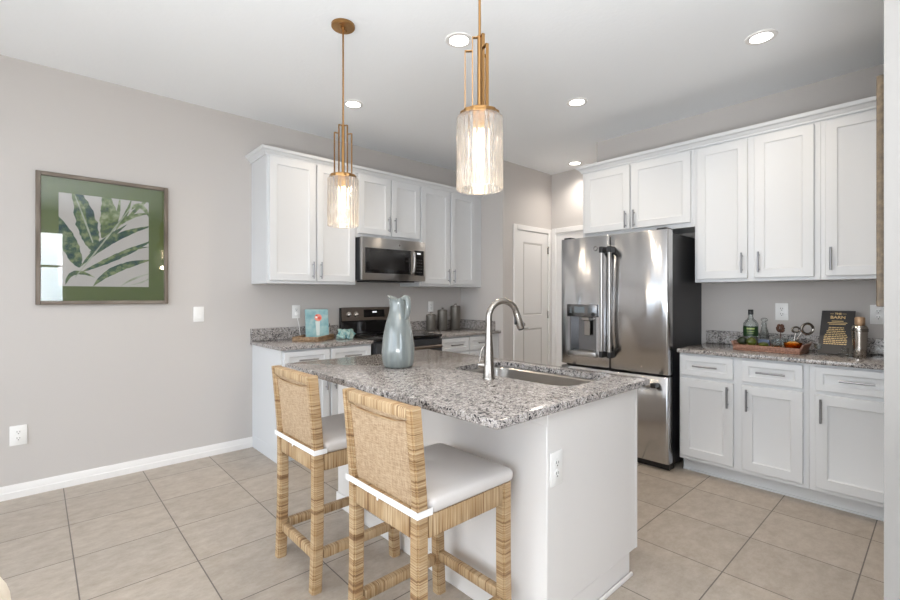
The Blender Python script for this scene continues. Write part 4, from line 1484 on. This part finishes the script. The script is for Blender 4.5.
leafstroke(b, [(300, 430), (400, 370), (520, 345)], 14 * S_, 16)
obj('leaf_ink', b, leaf_mid, pr, smooth=False)
b = BM()
leafstroke(b, [(395, 505), (450, 475), (525, 452)], 10 * S_, 17)
leafstroke(b, [(215, 470), (330, 320), (450, 170)], 7 * S_, 18, 0.3)
leafstroke(b, [(430, 500), (480, 490), (525, 470)], 7 * S_, 19)
leafstroke(b, [(283, 330), (255, 250), (215, 140)], 7 * S_, 20, 0.3)
obj('leaf_ink', b, leaf_pale, pr, smooth=False)
b = BM(); bx(b, -AW / 2 + FWD, -0.0235, FWD, AW / 2 - FWD, -0.0215, AH - FWD); obj('glass', b, pane_m, art, smooth=False)

# brown framed piece on the kitchen side of the partition, seen edge-on
fp2 = thing('wall_frame', 'brown wooden frame edge hanging on the right-hand partition, seen from its side', 'framed picture', (2.035, YPART, 1.235), 0)
FH2 = 0.757
for (x0, x1, z0, z1) in ((0, 0.05, 0, FH2), (0.50, 0.55, 0, FH2), (0.05, 0.50, 0, 0.05), (0.05, 0.50, FH2 - 0.05, FH2)):
    b = BM(); bx(b, x0, 0.0005, z0, x1, 0.0205, z1, 0.002); obj('frame_rail', b, brownframe, fp2)
b = BM(); bx(b, 0.0505, 0.001, 0.0505, 0.4995, 0.006, FH2 - 0.0505); obj('mat_board', b, paper_m, fp2, smooth=False)

# ------------------------------------------------------------------ left counter
CTZ = CT
tr = thing('serving_tray', 'rustic brown wooden tray left of the range', 'tray', (1.776, 3.690, CTZ + 0.0005), math.radians(40))
b = BM(); bx(b, -0.17, -0.115, 0, 0.17, 0.115, 0.012, 0.003); obj('tray_base', b, rusticwood, tr)
for (x0, y0, x1, y1) in ((-0.17, -0.115, 0.17, -0.101), (-0.17, 0.101, 0.17, 0.115), (-0.17, -0.1005, -0.156, 0.1005), (0.156, -0.1005, 0.17, 0.1005)):
    b = BM(); bx(b, x0, y0, 0.0122, x1, y1, 0.040, 0.003); obj('tray_rim', b, rusticwood, tr)

ck_ = thing('cocktail_book', 'turquoise book with a red-topped drink on its cover, standing on the wooden tray', 'book', (1.832, 3.735, CTZ + 0.0135), math.radians(-12))
tilt = Matrix.Rotation(math.radians(-9), 4, 'X')
def tl(bm): bmesh.ops.transform(bm, matrix=tilt, verts=bm.verts[:])
b = BM(); bx(b, -0.100, -0.012, 0, 0.100, 0.006, 0.252, 0.002); tl(b); co = obj('cover', b, cover_m, ck_)
b = BM(); bx(b, -0.097, -0.0095, 0.002, 0.1006, 0.0035, 0.2495); tl(b); obj('pages', b, white_m, co)
def disc(bm, cx, cz, r, y, sx=1.0, n=16):
    bm.faces.new([bm.verts.new((cx + sx * r * math.cos(2 * PI * k / n), y, cz + r * math.sin(2 * PI * k / n))) for k in range(n)])
b = BM()
b.faces.new([b.verts.new(q) for q in ((-0.010, -0.0124, 0.018), (0.016, -0.0124, 0.018), (0.024, -0.0124, 0.145), (-0.016, -0.0124, 0.145))]); tl(b)
obj('drink_print', b, plain('pale_print', (0.60, 0.66, 0.64), 0.5), co, smooth=False)
b = BM(); disc(b, 0.010, 0.176, 0.032, -0.0127); tl(b); obj('garnish_print', b, coral_m, co, smooth=False)
b = BM(); disc(b, 0.020, 0.172, 0.014, -0.0129); disc(b, -0.004, 0.195, 0.010, -0.0129); tl(b); obj('garnish_print', b, red_m, co, smooth=False)
b = BM(); disc(b, -0.006, 0.180, 0.009, -0.0131); tl(b); obj('garnish_print', b, white_m, co, smooth=False)

b = BM()
lathe(b, [(0.020, 0), (0.024, 0.004), (0.026, 0.09), (0.028, 0.095), (0.025, 0.095), (0.022, 0.01)], 24)
tag(obj('ceramic_cup', b, plain('beige_stoneware', (0.58, 0.48, 0.38), 0.5), loc=(1.955, 3.800, CTZ + 0.0005)), 'beige cup behind the turquoise towel, beside the range', 'cup')
b = BM(); tube(b, [(0.006, 0, 0.012), (0.020, 0.0, 0.10), (0.030, 0.002, 0.130)], 0.003, 8)
tag(obj('dark_straw', b, black_m, loc=(1.955, 3.800, CTZ + 0.0005)), 'thin dark stick leaning in the beige cup', 'stick')

# crumpled towel
b = BM()
bmesh.ops.create_icosphere(b, subdivisions=4, radius=1.0)
rnd = random.Random(3)
ph = [rnd.uniform(0, 6.28) for _ in range(6)]
for v in b.verts:
    x, y, z = v.co
    f = 1 + 0.16 * math.sin(5 * x + 3 * z + ph[0]) + 0.12 * math.sin(6 * y - 5 * z + ph[1]) + 0.10 * math.sin(9 * x - 6 * y + ph[2]) + 0.06 * math.sin(14 * z + 9 * x + ph[3])
    v.co = Vector((x * 0.080 * f, y * 0.070 * f, max(0.0, 0.034 + z * 0.052 * f)))
tag(obj('kitchen_towel', b, towel_m, loc=(2.040, 3.615, CTZ + 0.0005), angle=180), 'crumpled turquoise striped towel at the edge of the wooden tray', 'towel')

# plug and cord
cd = thing('power_cord', 'white plug with a cord hanging down behind the wooden tray', 'cord', (1.735, YL - 0.009, 1.113))
b = BM(); bx(b, -0.012, -0.026, -0.016, 0.012, -0.0004, 0.014, 0.004, 2); obj('plug', b, plate_m, cd)
b = BM(); tube(b, [(0, -0.018, -0.0165), (0.002, -0.022, -0.05), (0.010, -0.030, -0.10), (0.016, -0.034, -0.16), (0.020, -0.040, -0.205), (0.035, -0.050, -0.2155), (0.06, -0.055, -0.2155)], 0.003, 8); obj('cable', b, plate_m, cd)

# canisters
for (x, y, h, r, lab) in ((3.245, 3.865, 0.180, 0.053, 'shortest taupe metal canister, next to the range'), (3.415, 3.865, 0.228, 0.056, 'middle-height taupe metal canister, between the other two'), (3.615, 3.862, 0.270, 0.058, 'tallest taupe metal canister, nearest the corner')):
    t = thing('canister', lab, 'canister', (x, y, CTZ + 0.0005), 0, 'taupe canisters in the corner')
    b = BM(); lathe(b, [(r - 0.002, 0), (r, 0.003), (r, h - 0.030)], 32); obj('canister_body', b, canister_m, t)
    b = BM(); lathe(b, [(r + 0.001, h - 0.0295), (r + 0.001, h - 0.012), (r - 0.004, h - 0.003), (r - 0.016, h), (0.01, h + 0.001)], 32); ld = obj('lid', b, canister_m, t)
    b = BM(); lathe(b, [(0.008, h + 0.0012), (0.007, h + 0.008), (0.014, h + 0.013), (0.015, h + 0.020), (0.009, h + 0.025)], 18); obj('knob', b, chrome_m, ld)

# ------------------------------------------------------------------ bar counter
bt = thing('bar_tray', 'reddish wooden bar tray holding bottle, limes and glasses', 'tray', (3.745, 0.822, CTZ + 0.0005), math.radians(-90 - 2))
TL_, TW_ = 0.385, 0.235
b = BM(); bx(b, -TL_ / 2, -TW_ / 2, 0, TL_ / 2, TW_ / 2, 0.012, 0.003); obj('tray_base', b, traywood, bt)
for s in (-1, 1):
    b = BM()
    ya, yb = (s * TW_ / 2, s * (TW_ / 2 - 0.012))
    bx(b, -TL_ / 2, min(ya, yb), 0.0122, TL_ / 2, max(ya, yb), 0.040, 0.003); obj('tray_rim', b, traywood, bt)
    b = BM()
    prism(b, [(s * (TL_ / 2 - 0.014), 0.0122), (s * (TL_ / 2 - 0.002), 0.0122), (s * (TL_ / 2 + 0.016), 0.062), (s * (TL_ / 2 + 0.006), 0.062)], -TW_ / 2 + 0.0125, TW_ / 2 - 0.0125, 'y'); obj('tray_end', b, traywood, bt)
TZ = CTZ + 0.0132

gb = thing('liquor_bottle', 'clear liquor bottle with green label and dark cap at the back of the bar tray', 'bottle', (3.805, 0.952, TZ), 0)
b = BM()
lathe(b, [(0.042, 0), (0.0465, 0.004), (0.0465, 0.158), (0.0445, 0.172), (0.034, 0.190), (0.020, 0.203), (0.0150, 0.215), (0.0145, 0.232), (0.011, 0.232), (0.0120, 0.215), (0.017, 0.202), (0.031, 0.189), (0.0415, 0.171), (0.0435, 0.158), (0.0435, 0.010)], 32)
obj('bottle_glass', b, clear_glass, gb)
b = BM(); lathe(b, [(0.016, 0.2323), (0.0165, 0.234), (0.0165, 0.266), (0.015, 0.268)], 24); obj('cap', b, black_m, gb)
b = BM()
def arc_panel(bm, r, z0, z1, a0, a1, n=20):
    lo = [bm.verts.new((r * math.cos(a0 + (a1 - a0) * k / n), r * math.sin(a0 + (a1 - a0) * k / n), z0)) for k in range(n + 1)]
    hi = [bm.verts.new((v.co.x, v.co.y, z1)) for v in lo]
    for k in range(n):
        bm.faces.new((lo[k], lo[k + 1], hi[k + 1], hi[k]))
arc_panel(b, 0.0469, 0.080, 0.150, PI - 1.3 - 0.25, PI + 1.3 + 0.25); lb = obj('label', b, greenlabel_m, gb)
b = BM()
arc_panel(b, 0.0473, 0.128, 0.139, PI - 0.3, PI + 0.75); arc_panel(b, 0.0473, 0.113, 0.117, PI - 0.3, PI + 0.7); arc_panel(b, 0.0473, 0.100, 0.103, PI - 0.25, PI + 0.6)
obj('label_print', b, labelgold_m, lb)

dc = thing('glass_decanter', 'slim clear glass decanter with faceted stopper beside the green-labelled bottle', 'decanter', (3.815, 0.872, TZ), 0)
b = BM(); lathe(b, [(0.026, 0), (0.029, 0.004), (0.029, 0.09), (0.024, 0.12), (0.016, 0.15), (0.017, 0.178), (0.013, 0.178), (0.012, 0.15), (0.020, 0.118), (0.025, 0.09), (0.025, 0.012)], 8); obj('vessel', b, clear_glass, dc, smooth=False)
b = BM(); lathe(b, [(0.010, 0.1785), (0.012, 0.182), (0.022, 0.194), (0.021, 0.204), (0.010, 0.212)], 8); obj('stopper', b, clear_glass, dc, smooth=False)


def bowl(label, x, y, r, h, mat, name='snack_bowl', cat='bowl', n=28):
    b = BM(); lathe(b, [(r * 0.5, 0), (r * 0.62, 0.002), (r * 0.92, h * 0.7), (r, h), (r * 0.95, h), (r * 0.85, h * 0.7), (r * 0.5, 0.005)], n)
    return tag(obj(name, b, mat, loc=(x, y, TZ)), label, cat)


bowl('shallow bronze-brown dish under the two whole limes', 3.700, 0.950, 0.056, 0.028, bowlwood_m, 'lime_dish', 'dish')
bowl('shallow bronze-brown dish under the cut lime piece', 3.695, 0.848, 0.042, 0.024, bowlwood_m, 'lime_dish', 'dish')


def lime(label, x, y, z, r, mat, rot):
    M = Matrix.Rotation(rot, 4, 'Z')
    b = BM(); lathe(b, [(0.003, -1.16 * r), (0.006, -1.10 * r), (0.45 * r, -0.88 * r), (0.80 * r, -0.55 * r), (r, 0), (0.80 * r, 0.55 * r), (0.45 * r, 0.88 * r), (0.006, 1.10 * r), (0.003, 1.16 * r)], 20)
    bmesh.ops.transform(b, matrix=M @ Matrix.Rotation(PI / 2, 4, 'X'), verts=b.verts[:])
    tag(obj('lime', b, mat, loc=(x, y, z)), label, 'fruit')


lime('dark green lime at the left end of the bar tray', 3.708, 0.976, TZ + 0.048, 0.031, limedark_m, 0.5)
lime('bright green lime in front of the labelled bottle', 3.690, 0.918, TZ + 0.048, 0.032, lime_m, 1.1)
b = BM(); lathe(b, [(0.003, -0.022), (0.012, -0.019), (0.024, -0.010), (0.030, 0.0), (0.024, 0.012), (0.004, 0.018)], 20)
tag(obj('lime_half', b, lime_m, loc=(3.695, 0.848, TZ + 0.032)), 'cut lime piece in the smaller dish on the bar tray', 'fruit')


def tumbler(label, x, y, r, h, mat, name='tumbler'):
    b = BM(); lathe(b, [(r * 0.85, 0), (r * 0.88, 0.002), (r, h), (r * 0.93, h), (r * 0.82, 0.012)], 24)
    return tag(obj(name, b, mat, loc=(x, y, TZ)), label, 'glass')


tumbler('clear tumbler holding a dried flower on the bar tray', 3.790, 0.772, 0.033, 0.075, clear_glass)
tumbler('short tumbler of brown liquor in the middle of the bar tray', 3.705, 0.776, 0.032, 0.070, clear_glass)
tumbler('clear tumbler right of the dried flower, behind the snack bowl', 3.800, 0.705, 0.034, 0.072, clear_glass)
b = BM(); lathe(b, [(0.018, 0.0125), (0.0262, 0.0128), (0.0272, 0.030), (0.018, 0.0302)], 20)
o = tag(obj('liquor', b, amber_glass, loc=(3.705, 0.776, TZ)), 'brown liquor in the short tumbler on the bar tray', 'drink'); o['kind'] = 'stuff'
b = BM(); bx(b, -0.032, -0.015, 0, 0.032, 0.015, 0.060, 0.002)
o = tag(obj('navy_box', b, tape_m, loc=(3.772, 0.862, TZ)), 'small navy box between decanter and cut lime on the bar tray', 'box'); o.rotation_euler = (0, 0, R90)
# dried flower
df = thing('dried_flower', 'brown dried flower standing in the clear tumbler on the bar tray', 'flower', (3.790, 0.772, TZ + 0.013))
b = BM(); tube(b, [(0, 0, 0), (0.003, 0.0, 0.06), (0.0, 0.0, 0.115)], 0.0025, 8); obj('stem', b, dried_m, df)
b = BM()
rnd = random.Random(5)
for k in range(34):
    a = rnd.uniform(0, 6.28); e_ = rnd.uniform(-0.8, 1.0)
    c = Vector((math.cos(a) * math.cos(e_) * 0.016, math.sin(a) * math.cos(e_) * 0.016, 0.128 + math.sin(e_) * 0.028))
    sphere(b, c, 0.009, 1.2, 0.4, 1.0, 8, Matrix.Rotation(a, 4, 'Z') @ Matrix.Rotation(e_, 4, 'Y'))
obj('petals', b, dried_m, df)
# snack bowl
bowl('amber glass bowl of snacks at the right end of the bar tray', 3.715, 0.690, 0.052, 0.056, amber_glass)
b = BM()
lathe(b, [(0.022, 0.0065), (0.034, 0.024), (0.041, 0.040), (0.034, 0.052), (0.014, 0.062)], 24)
for v in b.verts:
    if v.co.z > 0.03:
        v.co.z += rnd.uniform(-0.003, 0.003)
o = tag(obj('snack_heap', b, nuts_m, loc=(3.715, 0.690, TZ)), 'orange snack mix heaped in the amber glass bowl', 'food'); o['kind'] = 'stuff'


# bar tools standing in the right tumbler
def bar_tool(name, label, base, tip, ring_c, r1, r2, flat):
    t = thing(name, label, 'bar tool', base)
    B = Vector(base)
    b = BM(); tube(b, [(0, 0, 0), Vector(tip) - B], [0.004, 0.0055], 10); obj('handle', b, nickel_m, t)
    b = BM()
    c = Vector(ring_c) - B
    ax = Vector((0.6745, 0.7383, 0)).normalized(); rt = Vector((0.7383, -0.6745, 0)).normalized()
    tube(b, [c + rt * (r1 * math.cos(2 * PI * k / 28)) + Vector((0, 0, flat * r1 * math.sin(2 * PI * k / 28))) for k in range(29)], r2, 8)
    obj('ring', b, nickel_m, t)
    return t


bar_tool('bottle_opener', 'nickel bottle opener with oval ring standing up from the bar tray', (3.790, 0.700, TZ + 0.0135), (3.800, 0.690, TZ + 0.120), (3.802, 0.689, TZ + 0.138), 0.025, 0.0065, 0.72)
st_ = bar_tool('cocktail_strainer', 'nickel cocktail strainer with large round ring above the snack bowl', (3.807, 0.715, TZ + 0.0135), (3.822, 0.662, TZ + 0.118), (3.836, 0.632, TZ + 0.145), 0.038, 0.0085, 0.92)

# sign
sg = thing('menu_sign', 'charcoal board with gold lettering leaning against the bar backsplash', 'sign', (3.795, 0.487, CTZ + 0.003), R90)
SW, SH = 0.172, 0.325
til = Matrix.Rotation(math.radians(-32), 4, 'X')
b = BM(); bx(b, -SW / 2, -0.004, 0, SW / 2, 0.004, SH, 0.001); bmesh.ops.transform(b, matrix=til, verts=b.verts[:]); bd = obj('board', b, sign_m, sg)


def lettering(txt, size, z, parent):
    c = bpy.data.curves.new('lettering', 'FONT')
    c.body = txt; c.size = size; c.align_x = 'CENTER'; c.align_y = 'CENTER'; c.extrude = 0.0003; c.offset = 0.0006
    c.materials.append(gold_m)
    o = bpy.data.objects.new('lettering_curve', c); COL.objects.link(o); bpy.context.view_layer.update()
    me = bpy.data.meshes.new_from_object(o.evaluated_get(bpy.context.evaluated_depsgraph_get()))
    bpy.data.objects.remove(o); me.name = 'lettering'
    me.transform(til @ Matrix.Translation((0, -0.0046, z)) @ Matrix.Rotation(PI / 2, 4, 'X'))
    o = bpy.data.objects.new('lettering', me); COL.objects.link(o); o.parent = parent
    return o


lettering('THE', 0.019, 0.300, bd)
lettering('BARN', 0.030, 0.272, bd)
b = BM()
rnd = random.Random(11)
for z, w in ((0.244, 0.060), (0.231, 0.100), (0.220, 0.085)):
    bx(b, -w / 2, -0.0048, z - 0.002, w / 2, -0.0041, z + 0.0025)
for s in (-1, 1):
    bx(b, s * 0.032 - 0.010, -0.0048, 0.299, s * 0.032 + 0.010, -0.0041, 0.301)
for k in range(10):
    z = 0.195 - k * 0.0135
    w = 0.075 + 0.035 * min(1, k / 5) + rnd.uniform(-0.006, 0.006)
    x = -w / 2 - 0.004
    while x < w / 2 - 0.004:
        l_ = min(rnd.uniform(0.006, 0.020), w / 2 - 0.004 - x + 0.002)
        bx(b, x, -0.0048, z - 0.0028, x + l_, -0.0041, z + 0.0028)
        x += l_ + 0.003
bmesh.ops.transform(b, matrix=til, verts=b.verts[:]); pl_ = obj('printed_lines', b, gold_m, bd, smooth=False); pl_['kind'] = 'stuff'

# shaker
sh = thing('cocktail_shaker', 'polished steel cocktail shaker with copper-brown cap on the bar counter', 'cocktail shaker', (3.765, 0.362, CTZ + 0.0005))
b = BM(); lathe(b, [(0.028, 0), (0.031, 0.004), (0.034, 0.06), (0.0385, 0.150), (0.0395, 0.178), (0.038, 0.186), (0.033, 0.194), (0.024, 0.200)], 36); obj('cup', b, chrome_m, sh)
b = BM(); lathe(b, [(0.0405, 0.158), (0.0412, 0.160), (0.0412, 0.176), (0.0405, 0.178)], 36, cap0=False, cap1=False); obj('band', b, nickel_m, sh)
b = BM(); lathe(b, [(0.024, 0.2005), (0.025, 0.203), (0.025, 0.240), (0.022, 0.247), (0.010, 0.250)], 30); obj('cap', b, copper_m, sh)

# glass cubes and small stem glass in front of the sign
for (x, y, z, rz, lab) in ((3.700, 0.442, 0.0, 0.3, 'clear glass cube on the counter, left of its pair, before the sign'), (3.712, 0.402, 0.0, 0.9, 'clear glass cube nearest the cocktail shaker'), (3.706, 0.424, 0.0305, 0.6, 'clear glass cube resting on the other two')):
    b = BM(); bx(b, -0.014, -0.014, 0, 0.014, 0.014, 0.028, 0.003, 2)
    o = tag(obj('glass_cube', b, clear_glass, loc=(x, y, CTZ + 0.0005 + z)), lab, 'glass cube', 'glass cubes before the bar sign'); o.rotation_euler = (0, 0, rz)
b = BM(); lathe(b, [(0.022, 0), (0.022, 0.002), (0.004, 0.006), (0.004, 0.030), (0.018, 0.045), (0.024, 0.07), (0.022, 0.07), (0.016, 0.047), (0.003, 0.034)], 24)
tag(obj('cordial_glass', b, clear_glass, loc=(3.735, 0.560, CTZ + 0.0005)), 'tiny stemmed glass on the counter between bar tray and sign', 'glass')

# ------------------------------------------------------------------ dining chair corner at lower left
ch = thing('dining_chair', 'cream upholstered chair, only its rounded back corner showing at lower left', 'chair', (-0.268, 0.985, 0), math.radians(-12))
b = BM()
lp = []
for (ins, yy) in ((0.012, -0.035), (0.0, -0.028), (0.0, 0.028), (0.012, 0.035)):
    pts_ = [(x, z) for x, z in rrect(-0.24 + ins, 0.24 - ins, 0.46 + ins, 0.875 - ins, 0.07, 8)]
    lp.append([b.verts.new((x, yy, z)) for x, z in pts_])
n_ = len(lp[0])
for a, c in zip(lp, lp[1:]):
    for k in range(n_):
        b.faces.new((a[k], a[(k + 1) % n_], c[(k + 1) % n_], c[k]))
b.faces.new(lp[0]); b.faces.new(list(reversed(lp[-1])))
bk = obj('backrest', b, cream_m, ch)
b = BM()
pp = rrect(-0.243, 0.243, 0.457, 0.878, 0.073, 8); tube(b, [(x, -0.030, z) for x, z in pp + pp[:1]], 0.005, 8); obj('piping', b, palewood_m, bk)
b = BM(); bx(b, -0.24, 0.036, 0.40, 0.24, 0.50, 0.49, 0.02, 3); obj('seat', b, cream_m, ch)
for (x, y) in ((-0.22, -0.02), (0.22, -0.02), (-0.22, 0.46), (0.22, 0.46)):
    b = BM(); tube(b, [(x, y, 0), (x * 0.97, y * 0.97 + 0.01, 0.399)], [0.014, 0.020], 12); obj('leg', b, palewood_m, ch)
